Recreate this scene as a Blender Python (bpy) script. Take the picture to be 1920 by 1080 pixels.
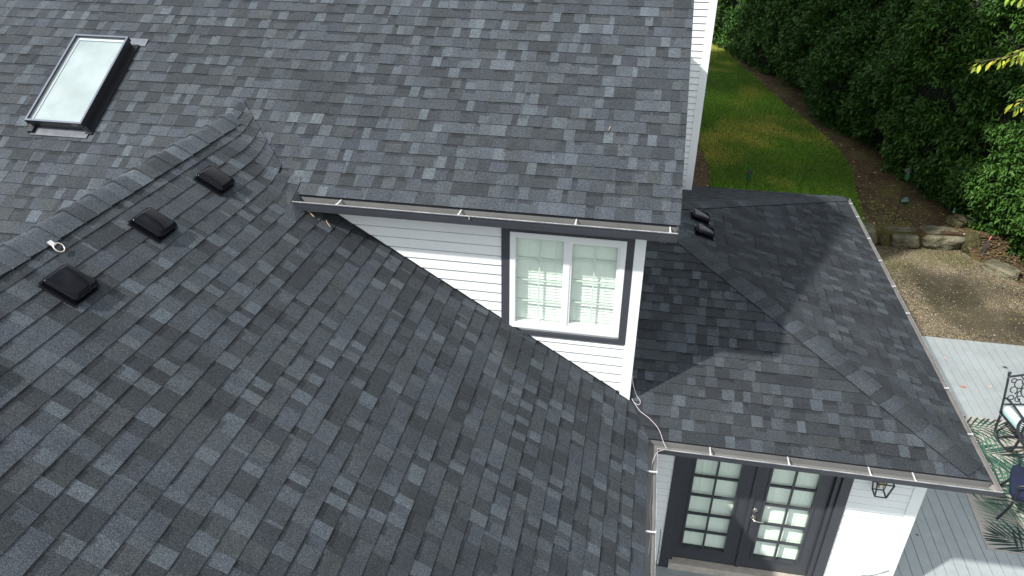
import bpy, bmesh, math, random
import numpy as np
from mathutils import Vector, Matrix, noise as mnoise

for o in list(bpy.data.objects):
    bpy.data.objects.remove(o)
scene = bpy.context.scene
COL = scene.collection
R = math.radians

# ------------------------------------------------------------------ camera
cam_d = bpy.data.cameras.new('camera')
cam = bpy.data.objects.new('camera', cam_d)
COL.objects.link(cam)
cam_d.sensor_width = 36.0
cam_d.lens = 26.345
cam_d.clip_start = 0.1
cam_d.clip_end = 600
CR = ((0.98394542, 0.17832332, 0.00722495), (0.0959001, -0.49414492, -0.86407405), (-0.15051438, 0.85089458, -0.50331286))
m = Matrix(((CR[0][0], -CR[1][0], -CR[2][0], 0), (CR[0][1], -CR[1][1], -CR[2][1], 0), (CR[0][2], -CR[1][2], -CR[2][2], 0), (0, 0, 0, 1)))
cam.matrix_world = Matrix.Translation((0, 0, 7.6)) @ m
scene.camera = cam

# ------------------------------------------------------------------ light
SUN_TRAVEL = Vector((1.0, 0.80, -1.38)).normalized()
world = bpy.data.worlds.new('World')
scene.world = world
world.use_nodes = True
wn, wl = world.node_tree.nodes, world.node_tree.links
wn.clear()
wout = wn.new('ShaderNodeOutputWorld')
wbg = wn.new('ShaderNodeBackground')
sky = wn.new('ShaderNodeTexSky')
sky.sky_type = 'NISHITA'
sky.sun_disc = False
sky.sun_elevation = math.asin(-SUN_TRAVEL.z)
sky.sun_rotation = math.atan2(-SUN_TRAVEL.x, -SUN_TRAVEL.y)
wtc = wn.new('ShaderNodeTexCoord')
wno = wn.new('ShaderNodeTexNoise')
wno.inputs['Scale'].default_value = 2.6
wno.inputs['Detail'].default_value = 7
wno.inputs['Roughness'].default_value = 0.6
wcr = wn.new('ShaderNodeValToRGB')
wcr.color_ramp.elements[0].position = 0.38
wcr.color_ramp.elements[1].position = 0.56
wmx = wn.new('ShaderNodeMix')
wmx.data_type = 'RGBA'
wl.new(wtc.outputs['Generated'], wno.inputs['Vector'])
wl.new(wno.outputs['Fac'], wcr.inputs['Fac'])
wl.new(wcr.outputs['Color'], wmx.inputs['Factor'])
wl.new(sky.outputs['Color'], wmx.inputs['A'])
wmx.inputs['B'].default_value = (9.0, 9.3, 9.6, 1)
wl.new(wmx.outputs['Result'], wbg.inputs['Color'])
wbg.inputs['Strength'].default_value = 0.106
wl.new(wbg.outputs['Background'], wout.inputs['Surface'])

sun_d = bpy.data.lights.new('sun', 'SUN')
sun_d.energy = 3.35
sun_d.angle = R(1.6)
sun_d.color = (1.0, 0.975, 0.935)
sun = bpy.data.objects.new('sun', sun_d)
COL.objects.link(sun)
sun.rotation_euler = SUN_TRAVEL.to_track_quat('-Z', 'Y').to_euler()
sun.location = (-20, -20, 30)

scene.view_settings.view_transform = 'Standard'
scene.view_settings.look = 'None'
scene.view_settings.exposure = 0.72
scene.view_settings.gamma = 1
scene.view_settings.use_curve_mapping = False
scene.render.engine = 'CYCLES'
scene.cycles.max_bounces = 8
scene.cycles.transparent_max_bounces = 12

rnd = random.Random(7)

# ------------------------------------------------------------------ materials
def mat(name, color=(0.5, 0.5, 0.5), rough=0.6, metal=0.0, spec=0.5, noise=None, bump=None, attr=None, coat=0.0):
    """noise = (scale, amount, detail); bump = (scale, strength, distance)"""
    mt = bpy.data.materials.new(name)
    mt.use_nodes = True
    n, l = mt.node_tree.nodes, mt.node_tree.links
    b = n['Principled BSDF']
    b.inputs['Base Color'].default_value = (*color, 1)
    b.inputs['Roughness'].default_value = rough
    b.inputs['Metallic'].default_value = metal
    b.inputs['Specular IOR Level'].default_value = spec
    b.inputs['Coat Weight'].default_value = coat
    tc = n.new('ShaderNodeTexCoord')
    src = None
    if attr:
        a = n.new('ShaderNodeAttribute')
        a.attribute_name = attr
        src = a.outputs['Color']
        l.new(src, b.inputs['Base Color'])
    if noise:
        for sc, am, de in (noise if isinstance(noise[0], tuple) else (noise,)):
            t = n.new('ShaderNodeTexNoise')
            t.inputs['Scale'].default_value = sc
            t.inputs['Detail'].default_value = de
            l.new(tc.outputs['Object'], t.inputs['Vector'])
            mr = n.new('ShaderNodeMapRange')
            mr.inputs['From Min'].default_value = 0.3
            mr.inputs['From Max'].default_value = 0.7
            mr.inputs['To Min'].default_value = 1 - am
            mr.inputs['To Max'].default_value = 1 + am
            l.new(t.outputs['Fac'], mr.inputs['Value'])
            mx = n.new('ShaderNodeVectorMath')
            mx.operation = 'SCALE'
            if src is None:
                mx.inputs[0].default_value = color
            else:
                l.new(src, mx.inputs[0])
            l.new(mr.outputs['Result'], mx.inputs['Scale'])
            src = mx.outputs['Vector']
        l.new(src, b.inputs['Base Color'])
    if bump:
        t = n.new('ShaderNodeTexNoise')
        t.inputs['Scale'].default_value = bump[0]
        t.inputs['Detail'].default_value = 3
        l.new(tc.outputs['Object'], t.inputs['Vector'])
        bp = n.new('ShaderNodeBump')
        bp.inputs['Strength'].default_value = bump[1]
        bp.inputs['Distance'].default_value = bump[2]
        l.new(t.outputs['Fac'], bp.inputs['Height'])
        l.new(bp.outputs['Normal'], b.inputs['Normal'])
    return mt

def shingle_material():
    mt = mat('asphalt_granules', rough=0.93, spec=0.3, attr='col',
             noise=((0.6, 0.12, 4), (2.2, 0.07, 3), (7.0, 0.08, 3), (40.0, 0.10, 2), (120.0, 0.36, 1), (230.0, 0.5, 0)),
             bump=(300.0, 0.5, 0.003))
    return mt

M_SH = shingle_material()
M_FELT = mat('roof_underlay', (0.03, 0.032, 0.035), 0.95)
M_WHITE = mat('white_paint', (0.79, 0.81, 0.805), 0.55, noise=((2.0, 0.03, 4), (30, 0.015, 2)), bump=(60, 0.15, 0.002))
M_LAPSHADE = mat('siding_lap_shade', (0.36, 0.37, 0.37), 0.8, noise=((5, 0.2, 4), (60, 0.15, 2)))  # grey for the lap shadow lines painted on the siding
M_CHAR = mat('charcoal_paint', (0.052, 0.056, 0.066), 0.45, noise=((3.0, 0.07, 3), (40, 0.05, 2)))
M_DOOR = mat('charcoal_door_paint', (0.045, 0.048, 0.056), 0.35, noise=((3.0, 0.06, 3), (50, 0.04, 2)))
M_GUTOUT = mat('gutter_charcoal_paint', (0.040, 0.043, 0.051), 0.45, noise=((5.0, 0.12, 4), (40, 0.06, 2)))
M_GUTIN = mat('gutter_weathered_aluminium', (0.155, 0.155, 0.148), 0.5, spec=0.5, noise=((3.0, 0.14, 5), (60, 0.05, 3)))
M_GUTPALE = mat('gutter_pale_aluminium', (0.24, 0.23, 0.215), 0.45, noise=((4.0, 0.14, 5), (50, 0.08, 3)))
M_LIP = mat('bare_aluminium_lip', (0.46, 0.46, 0.47), 0.35, metal=0.4, noise=((9.0, 0.35, 5), (70, 0.2, 3)))
M_STEEL = mat('steel_hanger', (0.62, 0.62, 0.62), 0.4, metal=0.2)
M_NICKEL = mat('brushed_nickel', (0.62, 0.58, 0.52), 0.28, metal=1.0)
M_BLACK = mat('black_plastic', (0.004, 0.0045, 0.007), 0.14, spec=0.14, bump=(9, 0.10, 0.01))
M_FLANGE = mat('vent_flange', (0.008, 0.009, 0.011), 0.7, spec=0.2)
M_BLACKMET = mat('black_aluminium', (0.012, 0.013, 0.016), 0.38, spec=0.5)
M_SKYFRAME = mat('skylight_frame_cap', (0.16, 0.175, 0.21), 0.35, metal=0.4)
M_FLASH = mat('lead_grey_flashing', (0.16, 0.17, 0.19), 0.4, metal=0.5, noise=(12, 0.2, 3))
M_BLIND = mat('blind_white', (0.92, 0.94, 0.91), 0.5)
M_INSIDE = mat('room_wall', (0.10, 0.11, 0.10), 0.8)
M_BEIGE = mat('threshold_aluminium', (0.46, 0.42, 0.36), 0.5, noise=(14, 0.15, 3))
M_CABLE = mat('cable_white', (0.50, 0.45, 0.47), 0.5)
M_CABLEB = mat('cable_black', (0.015, 0.015, 0.017), 0.5)
M_CABLEG = mat('cable_green', (0.10, 0.25, 0.16), 0.5)
M_CASTAL = mat('cast_aluminium_dark', (0.022, 0.024, 0.030), 0.42, spec=0.5, bump=(60, 0.3, 0.004))
M_NAVY = mat('navy_canvas', (0.006, 0.011, 0.036), 0.9, noise=((7, 0.15, 3), (120, 0.2, 1)), bump=(250, 0.4, 0.002))
M_BRASS = mat('brass', (0.55, 0.42, 0.2), 0.3, metal=1)
M_ORANGE = mat('orange_handle', (0.50, 0.17, 0.13), 0.5)
M_BLADE = mat('saw_blade', (0.16, 0.18, 0.21), 0.35, metal=0.7)
M_GLASSGREEN = mat('green_glass', (0.012, 0.10, 0.045), 0.2, spec=0.6)
M_BARK = mat('bark', (0.10, 0.075, 0.05), 0.9, noise=((6, 0.3, 4), (40, 0.2, 3)), bump=(30, 0.8, 0.02))
M_ATTR = mat('matte_by_piece', rough=0.85, attr='col', noise=((60, 0.18, 2),))
M_TWIG = mat('dry_twig', (0.38, 0.27, 0.16), 0.85)

def glass_material(name, tint):
    mt = bpy.data.materials.new(name)
    mt.use_nodes = True
    n, l = mt.node_tree.nodes, mt.node_tree.links
    n.clear()
    out = n.new('ShaderNodeOutputMaterial')
    tr = n.new('ShaderNodeBsdfTransparent')
    tr.inputs['Color'].default_value = (*tint, 1)
    gl = n.new('ShaderNodeBsdfGlossy')
    gl.inputs['Roughness'].default_value = 0.02
    fr = n.new('ShaderNodeFresnel')
    fr.inputs['IOR'].default_value = 1.75
    mx = n.new('ShaderNodeMixShader')
    ge = n.new('ShaderNodeNewGeometry')
    iv = n.new('ShaderNodeMath'); iv.operation = 'SUBTRACT'; iv.inputs[0].default_value = 1.0
    mu = n.new('ShaderNodeMath'); mu.operation = 'MULTIPLY'
    l.new(ge.outputs['Backfacing'], iv.inputs[1])
    l.new(fr.outputs['Fac'], mu.inputs[0]); l.new(iv.outputs[0], mu.inputs[1])
    l.new(mu.outputs[0], mx.inputs['Fac'])
    l.new(tr.outputs[0], mx.inputs[1])
    l.new(gl.outputs[0], mx.inputs[2])
    l.new(mx.outputs[0], out.inputs['Surface'])
    return mt
M_GLASS = glass_material('window_glass', (0.960, 0.992, 0.963))
M_CLEAR = glass_material('clear_glass', (0.95, 0.97, 0.96))

# ------------------------------------------------------------------ object helpers
def link(name, me, parent=None):
    o = bpy.data.objects.new(name, me)
    COL.objects.link(o)
    if parent is not None:
        o.parent = parent
    return o

def tag(o, label=None, cat=None, group=None, kind=None):
    if label: o['label'] = label
    if cat: o['category'] = cat
    if group: o['group'] = group
    if kind: o['kind'] = kind
    return o

def thing(name, label, cat, loc=(0, 0, 0), group=None):
    o = bpy.data.objects.new(name, None)
    o.empty_display_size = 0.2
    COL.objects.link(o)
    o.location = loc
    return tag(o, label, cat, group)

class MB:
    """collects pieces of one mesh, in world coordinates"""
    def __init__(s):
        s.v, s.f, s.c, s.mi = [], [], [], []
    def face(s, pts, col=(1, 1, 1), mi=0):
        b = len(s.v)
        s.v.extend([tuple(p) for p in pts])
        s.f.append(tuple(range(b, b + len(pts))))
        s.c.append(col); s.mi.append(mi)
    def box(s, x0, x1, y0, y1, z0, z1, col=(1, 1, 1), mi=0):
        s.obox((x0, y0, z0), (x1 - x0, 0, 0), (0, y1 - y0, 0), (0, 0, z1 - z0), col, mi)
    def obox(s, o, a, b, c, col=(1, 1, 1), mi=0):
        o, a, b, c = Vector(o), Vector(a), Vector(b), Vector(c)
        P = [o, o + a, o + a + b, o + b, o + c, o + a + c, o + a + b + c, o + b + c]
        k = len(s.v)
        s.v.extend([tuple(p) for p in P])
        fs = [(0, 3, 2, 1), (4, 5, 6, 7), (0, 1, 5, 4), (1, 2, 6, 5), (2, 3, 7, 6), (3, 0, 4, 7)]
        if a.cross(b).dot(c) < 0:
            fs = [tuple(reversed(f)) for f in fs]
        for f in fs:
            s.f.append(tuple(k + i for i in f)); s.c.append(col); s.mi.append(mi)
    def prism(s, poly, d, col=(1, 1, 1), mi=0):
        d = Vector(d)
        bot = [Vector(p) for p in poly]
        top = [p + d for p in bot]
        n = len(bot)
        s.face(list(reversed(bot)), col, mi)
        s.face(top, col, mi)
        for i in range(n):
            j = (i + 1) % n
            s.face([bot[i], bot[j], top[j], top[i]], col, mi)
    def tube(s, pts, r, n=8, col=(1, 1, 1), mi=0, caps=True):
        pts = [Vector(p) for p in pts]
        rr = r if isinstance(r, (list, tuple)) else [r] * len(pts)
        rings = []
        up = Vector((0, 0, 1))
        prev = None
        for i, p in enumerate(pts):
            t = (pts[min(i + 1, len(pts) - 1)] - pts[max(i - 1, 0)])
            t = t.normalized() if t.length > 1e-9 else Vector((0, 0, 1))
            if prev is None:
                a = t.cross(up)
                if a.length < 0.05: a = t.cross(Vector((1, 0, 0)))
                a.normalize()
            else:
                a = prev - t * prev.dot(t)
                a.normalize()
            prev = a
            b = t.cross(a)
            k = len(s.v)
            for j in range(n):
                an = 2 * math.pi * j / n
                s.v.append(tuple(p + (a * math.cos(an) + b * math.sin(an)) * rr[i]))
            rings.append(k)
        for i in range(len(rings) - 1):
            for j in range(n):
                j2 = (j + 1) % n
                s.f.append((rings[i] + j, rings[i] + j2, rings[i + 1] + j2, rings[i + 1] + j)); s.c.append(col); s.mi.append(mi)
        if caps:
            s.f.append(tuple(reversed([rings[0] + j for j in range(n)]))); s.c.append(col); s.mi.append(mi)
            s.f.append(tuple(rings[-1] + j for j in range(n))); s.c.append(col); s.mi.append(mi)
    def mesh(s, name, mats, smooth=False):
        me = bpy.data.meshes.new(name)
        me.from_pydata(s.v, [], s.f)
        for mm in (mats if isinstance(mats, (list, tuple)) else [mats]):
            me.materials.append(mm)
        me.polygons.foreach_set('material_index', s.mi)
        ca = me.color_attributes.new('col', 'FLOAT_COLOR', 'CORNER')
        arr = np.ones((len(me.loops), 4), dtype=np.float32)
        tot = np.array([len(f) for f in s.f])
        arr[:, :3] = np.repeat(np.array(s.c, dtype=np.float32).reshape(-1, 3), tot, axis=0)
        ca.data.foreach_set('color', arr.ravel())
        if smooth:
            me.polygons.foreach_set('use_smooth', [True] * len(me.polygons))
        me.update()
        return me
    def build(s, name, mats, parent=None, smooth=False, bevel=0):
        o = link(name, s.mesh(name, mats, smooth))
        if parent is not None:
            o.parent = parent
            if parent.parent is None:
                o.matrix_parent_inverse = Matrix.Translation(-parent.location)
        if bevel:
            md = o.modifiers.new('bevel', 'BEVEL')
            md.width = bevel; md.segments = 2; md.limit_method = 'ANGLE'
        return o

def curve_tube(name, pts, r, m_, parent=None, res=6, n=8):
    """smooth cable through points"""
    P = [Vector(p) for p in pts]
    out = []
    for i in range(len(P) - 1):
        p0, p1, p2, p3 = P[max(i - 1, 0)], P[i], P[i + 1], P[min(i + 2, len(P) - 1)]
        for k in range(res):
            t = k / res
            out.append(0.5 * ((2 * p1) + (-p0 + p2) * t + (2 * p0 - 5 * p1 + 4 * p2 - p3) * t * t + (-p0 + 3 * p1 - 3 * p2 + p3) * t ** 3))
    out.append(P[-1])
    b = MB()
    b.tube(out, r, n)
    return b.build(name, m_, parent, smooth=True)

# ------------------------------------------------------------------ place: numbers
DECK = 0.25
WY = 6.3                                   # front wall plane
S1, S2, S3 = 0.612, 0.615, 0.30            # roof slopes
def z1(y): return 1.0315 + S1 * y          # main roof front slope
def z2(x): return 2.758 - S2 * x           # side roof, slope facing +x
EAVE3 = 2.539
X3, YF3, YB3 = 3.53, 5.872, 12.67
RX, RZ = -4.115, 2.758 + S2 * 4.115        # side roof ridge
RIDGE1 = 9.3
YE1 = 6.118

# ================================================================== HOUSE
house = thing('house', 'white house with black shingle roofs, charcoal trim, skylight side and french doors', 'house', (-2, 9, 0))

# ------------------------------------------------------------------ shingles
def clip(poly, a, b, c):
    """keep a*u + b*v <= c"""
    out = []
    n = len(poly)
    for i in range(n):
        p, q = poly[i], poly[(i + 1) % n]
        dp, dq = a * p[0] + b * p[1] - c, a * q[0] + b * q[1] - c
        if dp <= 0: out.append(p)
        if dp * dq < 0:
            t = dp / (dp - dq)
            out.append((p[0] + (q[0] - p[0]) * t, p[1] + (q[1] - p[1]) * t))
    return out

TONES = [((0.042, 0.046, 0.051), 11), ((0.056, 0.061, 0.068), 12), ((0.066, 0.072, 0.081), 13), ((0.059, 0.063, 0.067), 7),
         ((0.077, 0.084, 0.092), 8), ((0.088, 0.097, 0.106), 6), ((0.099, 0.110, 0.120), 2)]
TONES = [((c[0] * 0.815, c[1] * 0.865, c[2] * 0.885), w) for c, w in TONES]
TL = [t for t, w in TONES for _ in range(w)]
LIGHTS = [TONES[k][0] for k in (4, 5, 6)]
EDGE = (0.010, 0.011, 0.012)

class Slope:
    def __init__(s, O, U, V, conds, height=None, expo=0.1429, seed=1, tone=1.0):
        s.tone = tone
        s.O, s.U, s.V = Vector(O), Vector(U).normalized(), Vector(V).normalized()
        s.N = s.U.cross(s.V).normalized()
        if s.N.z < 0: s.N = -s.N
        s.conds, s.height, s.expo, s.rnd = conds, height, expo, random.Random(seed)
    def pt(s, u, v, h):
        p = s.O + s.U * u + s.V * v + s.N * h
        if s.height: p = s.height(p, h)
        return p
    def run(s, u0, u1, v0, v1, split=None):
        """returns a list of (centre, size, builder)"""
        out = []
        rn = s.rnd
        e = s.expo
        nrow = int(math.ceil((v1 - v0) / e))
        flip = (s.U.cross(s.V)).dot(s.N) < 0
        for r_ in range(nrow):
            va = v0 + r_ * e
            vb = va + e
            u = u0 - rn.random() * 0.25
            if va >= v1 - 0.01: break
            prev_gap = False
            last_light = False
            jit = rn.uniform(-0.002, 0.002)
            band = rn.uniform(0.9, 1.08)
            while u < u1:
                if prev_gap or rn.random() < 0.45:
                    gap = False
                    w = rn.choice((0.09, 0.12, 0.15, 0.19, 0.22, 0.12, 0.16))
                else:
                    gap = True
                    w = rn.choice((0.055, 0.09, 0.12, 0.15, 0.17, 0.03))
                w *= rn.uniform(0.9, 1.1)
                prev_gap = gap
                c = rn.choice(TL)
                if gap and rn.random() < 0.7: c = rn.choice(TL[:17])
                if not gap and w < 0.13 and rn.random() < 0.4: c = TONES[rn.choice((4, 5, 5, 6))][0]
                if c in LIGHTS:
                    if last_light and rn.random() < 0.8: c = TONES[rn.choice((1, 2, 2))][0]
                    else: w = min(w, rn.uniform(0.07, 0.13))
                last_light = c in LIGHTS
                if w < 0.05: c = TONES[5][0] if rn.random() < 0.6 else TONES[2][0]
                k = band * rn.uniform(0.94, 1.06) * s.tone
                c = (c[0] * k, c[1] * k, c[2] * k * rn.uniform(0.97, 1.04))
                t = (0.0048 if gap else 0.0078) + rn.uniform(-0.0008, 0.001)
                cells = [(u, u + w)]
                if split: cells = split(s, u, u + w, va, vb)
                polys = []
                for a, b in cells:
                    poly = [(a, va + jit), (b, va + jit + rn.uniform(-0.001, 0.001)), (b, vb + 0.006), (a, vb + 0.006)]
                    poly = clip(poly, 0, 1, v1 + 0.004)
                    for cd in s.conds:
                        q = cd((a + b) / 2, (va + vb) / 2)
                        if q is None: continue
                        if q == 'drop': poly = []; break
                        poly = clip(poly, *q)
                        if len(poly) < 3: break
                    if len(poly) >= 3: polys.append(poly)
                if polys:
                    out.append((s, polys, va, e, t, c, gap, rn.random(), rn.random()))
                u += w
        return out

def shingle_into(mb, it):
    s, polys, va, e, t, c, gap, q1, q2 = it
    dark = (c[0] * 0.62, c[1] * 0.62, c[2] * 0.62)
    flip = (s.U.cross(s.V)).dot(s.N) < 0
    for poly in polys:
        def H(v): return max(0.0012, t * (1 - (v - va) / (e + 0.004)))
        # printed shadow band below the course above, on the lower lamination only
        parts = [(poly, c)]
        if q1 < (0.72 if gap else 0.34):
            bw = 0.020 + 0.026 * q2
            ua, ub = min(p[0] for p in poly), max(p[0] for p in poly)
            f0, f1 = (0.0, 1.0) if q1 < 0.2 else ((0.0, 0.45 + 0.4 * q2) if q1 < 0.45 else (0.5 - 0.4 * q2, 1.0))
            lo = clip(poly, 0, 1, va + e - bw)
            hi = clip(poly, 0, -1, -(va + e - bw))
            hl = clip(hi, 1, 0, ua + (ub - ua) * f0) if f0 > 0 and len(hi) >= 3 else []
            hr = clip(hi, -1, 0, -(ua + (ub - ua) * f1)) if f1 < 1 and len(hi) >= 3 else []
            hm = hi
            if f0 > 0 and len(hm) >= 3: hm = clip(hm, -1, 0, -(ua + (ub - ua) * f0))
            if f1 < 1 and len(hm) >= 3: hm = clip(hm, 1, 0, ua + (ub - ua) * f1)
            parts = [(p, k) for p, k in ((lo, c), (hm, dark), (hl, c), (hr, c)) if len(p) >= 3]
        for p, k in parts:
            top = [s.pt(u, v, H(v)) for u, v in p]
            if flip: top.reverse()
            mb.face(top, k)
        n = len(poly)
        for i in range(n):
            a, b = poly[i], poly[(i + 1) % n]
            if min(a[1], b[1]) > va + e: continue
            q = [s.pt(a[0], a[1], -0.001), s.pt(b[0], b[1], -0.001), s.pt(b[0], b[1], H(b[1])), s.pt(a[0], a[1], H(a[1]))]
            if flip: q.reverse()
            mb.face(q, EDGE)

CAMP = Vector((0, 0, 7.6))
CRm = Matrix(CR)
def project(p):
    q = CRm @ (Vector(p) - CAMP)
    if q.z < 0.2: return None
    return (q.x / q.z * 1405 + 960, q.y / q.z * 1405 + 540)

def px_area(it):
    s, polys = it[0], it[1]
    A = 0
    for p in polys:
        P = [project(s.pt(u, v, 0.004)) for u, v in p]
        if any(x is None for x in P): return 0
        cx = sum(x[0] for x in P) / len(P); cy = sum(x[1] for x in P) / len(P)
        if not (0 < cx < 1920 and 0 < cy < 1080): return 0
        a = 0
        for i in range(len(P)):
            j = (i + 1) % len(P)
            a += P[i][0] * P[j][1] - P[j][0] * P[i][1]
        A += abs(a) / 2
    return A

def roof_sheet(name, poly, thick, parent, label=None):
    b = MB()
    b.prism([Vector(p) - Vector((0, 0, thick + 0.003)) for p in poly], (0, 0, thick))
    o = b.build(name, M_FELT, parent)
    if label: o['label'] = label
    return o

all_items = []

# main roof, front slope (faces the camera)
c1 = 1 / math.hypot(1, S1)
def cond1_rake(u, v): return (1, 0, 0.41 if v > -0.01 else RX + 0.1)
def cond1_valley(u, v):
    y = YE1 + v * c1
    d = (6.105 + 0.856 - abs(u - RX) * 1.0) - y           # inside the side roof's footprint
    if d > 0.2 and abs(u - RX) < 0.856: return 'drop'
    if v < 0 and u > RX: return 'drop'
    return None
main_front = Slope((0, YE1, z1(YE1)), (1, 0, 0), (0, 1, S1), [cond1_rake, cond1_valley], seed=11, tone=0.94)
LEN1 = (RIDGE1 - YE1) / c1
it1 = main_front.run(-9.6, 0.41, 0, LEN1) + main_front.run(-9.6, RX + 0.1, -20 * 0.1429, 0)
all_items += it1

# side roof, slope facing +x (lower left of the picture)
c2 = 1 / math.hypot(1, S2)
X2E = 0.357
def smax(a, b, k=0.07):
    h = max(k - abs(a - b), 0) / k
    return max(a, b) + h * h * k * 0.25
def height2(p, h):
    if p.y > 6.0 and p.x < -3.1:
        base = z1(p.y) + 0.004 + h * 0.85
        lim = smax(p.z, base, 0.16)
        return Vector((p.x, p.y, lim))
    return p
# u = y , v = upslope (-x)
def cond2(u, v):
    x = X2E - v * c2
    if x > 0.13:                                        # valley with the porch roof
        # line from (0.355, 5.872) to (0.13, 6.30):  y <= 5.872 + (0.355-x)*2.0
        k = c2 * 2.0
        return (1, -k, 5.872 + (0.355 - X2E) * 2.0)
    if x > -3.42:
        return (1, 0, 6.288)
    # valley with the main roof; shingles run a little way up onto it
    k = c2
    return (1, -k, 6.105 + (-X2E - 3.272) * 1.0 + 0.13)
def split2(s, a, b, va, vb):
    if b > 5.9 and X2E - va * c2 < -3.2:
        n = 4
        return [(a + (b - a) * i / n, a + (b - a) * (i + 1) / n) for i in range(n)]
    return [(a, b)]
side_right = Slope((X2E, 0, z2(X2E)), (0, 1, 0), (-1, 0, S2), [cond2], height=height2, seed=5, tone=0.84)
LEN2 = (X2E - RX) / c2
it2 = side_right.run(0.6, 7.2, 0, LEN2, split2)
all_items += it2

# porch roof: front slope, side slope, back slope (hipped against the house wall)
c3 = 1 / math.hypot(1, S3)
XW = 0.132
def c3f_hip(u, v):       # x <= X3 - (y - YF3)
    return (1, c3, X3)
def c3f_left(u, v):
    y = YF3 + v * c3
    if y > 6.30: return (-1, 0, -XW)
    # valley: x >= 0.355 - (y-5.872)/2.0
    k = 1 / 2.0
    return (-1, -c3 * k, -(0.355 + (5.872 - YF3) * k))
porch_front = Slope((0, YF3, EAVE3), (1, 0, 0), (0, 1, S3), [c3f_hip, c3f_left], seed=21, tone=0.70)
LEN3 = 3.399 / c3
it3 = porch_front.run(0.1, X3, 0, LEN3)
def c3s_a(u, v): return (-1, c3, -YF3)           # y >= YF3 + v*c3
def c3s_b(u, v): return (1, c3, YB3)
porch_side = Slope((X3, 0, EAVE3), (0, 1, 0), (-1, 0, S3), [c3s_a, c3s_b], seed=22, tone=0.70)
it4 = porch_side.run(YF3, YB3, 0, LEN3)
def c3b_a(u, v): return (1, c3, X3)
def c3b_l(u, v):
    y = YB3 - v * c3
    return (-1, 0, -0.93) if y > 11.9 else (-1, 0, -XW)
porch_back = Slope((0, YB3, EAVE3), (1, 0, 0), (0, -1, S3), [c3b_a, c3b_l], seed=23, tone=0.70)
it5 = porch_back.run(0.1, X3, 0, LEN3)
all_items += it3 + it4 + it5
# unseen slopes: far side of the side roof and of the main roof
side_left = Slope((RX * 2 - X2E, 0, z2(X2E)), (0, 1, 0), (1, 0, S2), [lambda u, v: (1, 0, 6.9)], seed=6)
main_back = Slope((0, 11.93, z1(RIDGE1) - (11.93 - RIDGE1) * S1), (1, 0, 0), (0, -1, S1), [cond1_rake], seed=12)
it6 = side_left.run(0.6, 6.9, 0.0, LEN2) + main_back.run(-9.6, 0.41, 0, (11.93 - RIDGE1) / c1)

roofs = {}
roofs['main'] = roof_sheet('roof', [(-9.6, 6.13, z1(6.13)), (0.40, 6.13, z1(6.13)), (0.40, RIDGE1, z1(RIDGE1)), (-9.6, RIDGE1, z1(RIDGE1))], 0.10, house, 'main roof slope with the skylight')
b = MB()
b.prism([(-9.6, 3.70, z1(3.70) - 0.103), (RX - 0.1, 3.70, z1(3.70) - 0.103), (RX - 0.1, 6.1, z1(6.1) - 0.103), (-9.6, 6.1, z1(6.1) - 0.103)], (0, 0, 0.10))
b.build('roof', M_FELT, house)['label'] = 'lower part of the main roof behind the shingled ridge'
roofs['side'] = roof_sheet('roof', [(X2E - 0.02, 0.6, z2(X2E - 0.02)), (0.337, 5.87, z2(0.337)), (0.13, 6.30, z2(0.13)), (-3.4, 6.30, z2(-3.4)), (RX, 6.9, z2(RX)), (RX, 0.6, z2(RX))], 0.10, house, 'lower side roof slope with three black vents')
roofs['porchf'] = roof_sheet('roof', [(0.36, YF3 + 0.01, EAVE3), (X3 - 0.01, YF3 + 0.01, EAVE3), (0.13, 9.271, EAVE3 + S3 * 3.399), (0.13, 6.30, EAVE3 + S3 * 0.428)], 0.06, house, 'porch roof slope above the french doors')
roofs['porchs'] = roof_sheet('roof', [(X3 - 0.01, YF3 + 0.01, EAVE3), (X3 - 0.01, YB3 - 0.01, EAVE3), (0.13, 9.271, EAVE3 + S3 * 3.399)], 0.06, house, 'porch roof slope facing the garden')
roofs['porchb'] = roof_sheet('roof', [(X3 - 0.01, YB3 - 0.01, EAVE3), (0.93, YB3 - 0.01, EAVE3), (0.13, 11.9, EAVE3 + S3 * 0.78), (0.13, 9.271, EAVE3 + S3 * 3.399)], 0.06, house, 'back slope of the porch roof')
b = MB()
b.prism([(RX, 0.6, RZ - 0.1), (RX, 6.9, RZ - 0.1), (RX * 2 - X2E, 6.9, z2(X2E) - 0.1), (RX * 2 - X2E, 0.6, z2(X2E) - 0.1)], (0, 0, 0.09))
zb = z1(RIDGE1)
b.prism([(-9.6, RIDGE1, zb - 0.1), (0.40, RIDGE1, zb - 0.1), (0.40, 11.94, zb - 0.1 - 2.64 * S1), (-9.6, 11.94, zb - 0.1 - 2.64 * S1)], (0, 0, 0.09))
roofs['far'] = b.build('roof', M_FELT, house)
roofs['far']['label'] = 'far roof slopes turned away from the camera'

own = {id(main_front): 'main', id(side_right): 'side', id(porch_front): 'porchf', id(porch_side): 'porchs', id(porch_back): 'porchb'}
ranked = sorted(all_items, key=px_area, reverse=True)
single = ranked[:300]
rest = ranked[300:] + it6
for it in single:
    b = MB()
    shingle_into(b, it)
    b.build('shingle', M_SH, roofs[own[id(it[0])]])
b = MB()
for it in rest:
    shingle_into(b, it)
tag(b.build('shingles', M_SH, house), kind='stuff')

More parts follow.
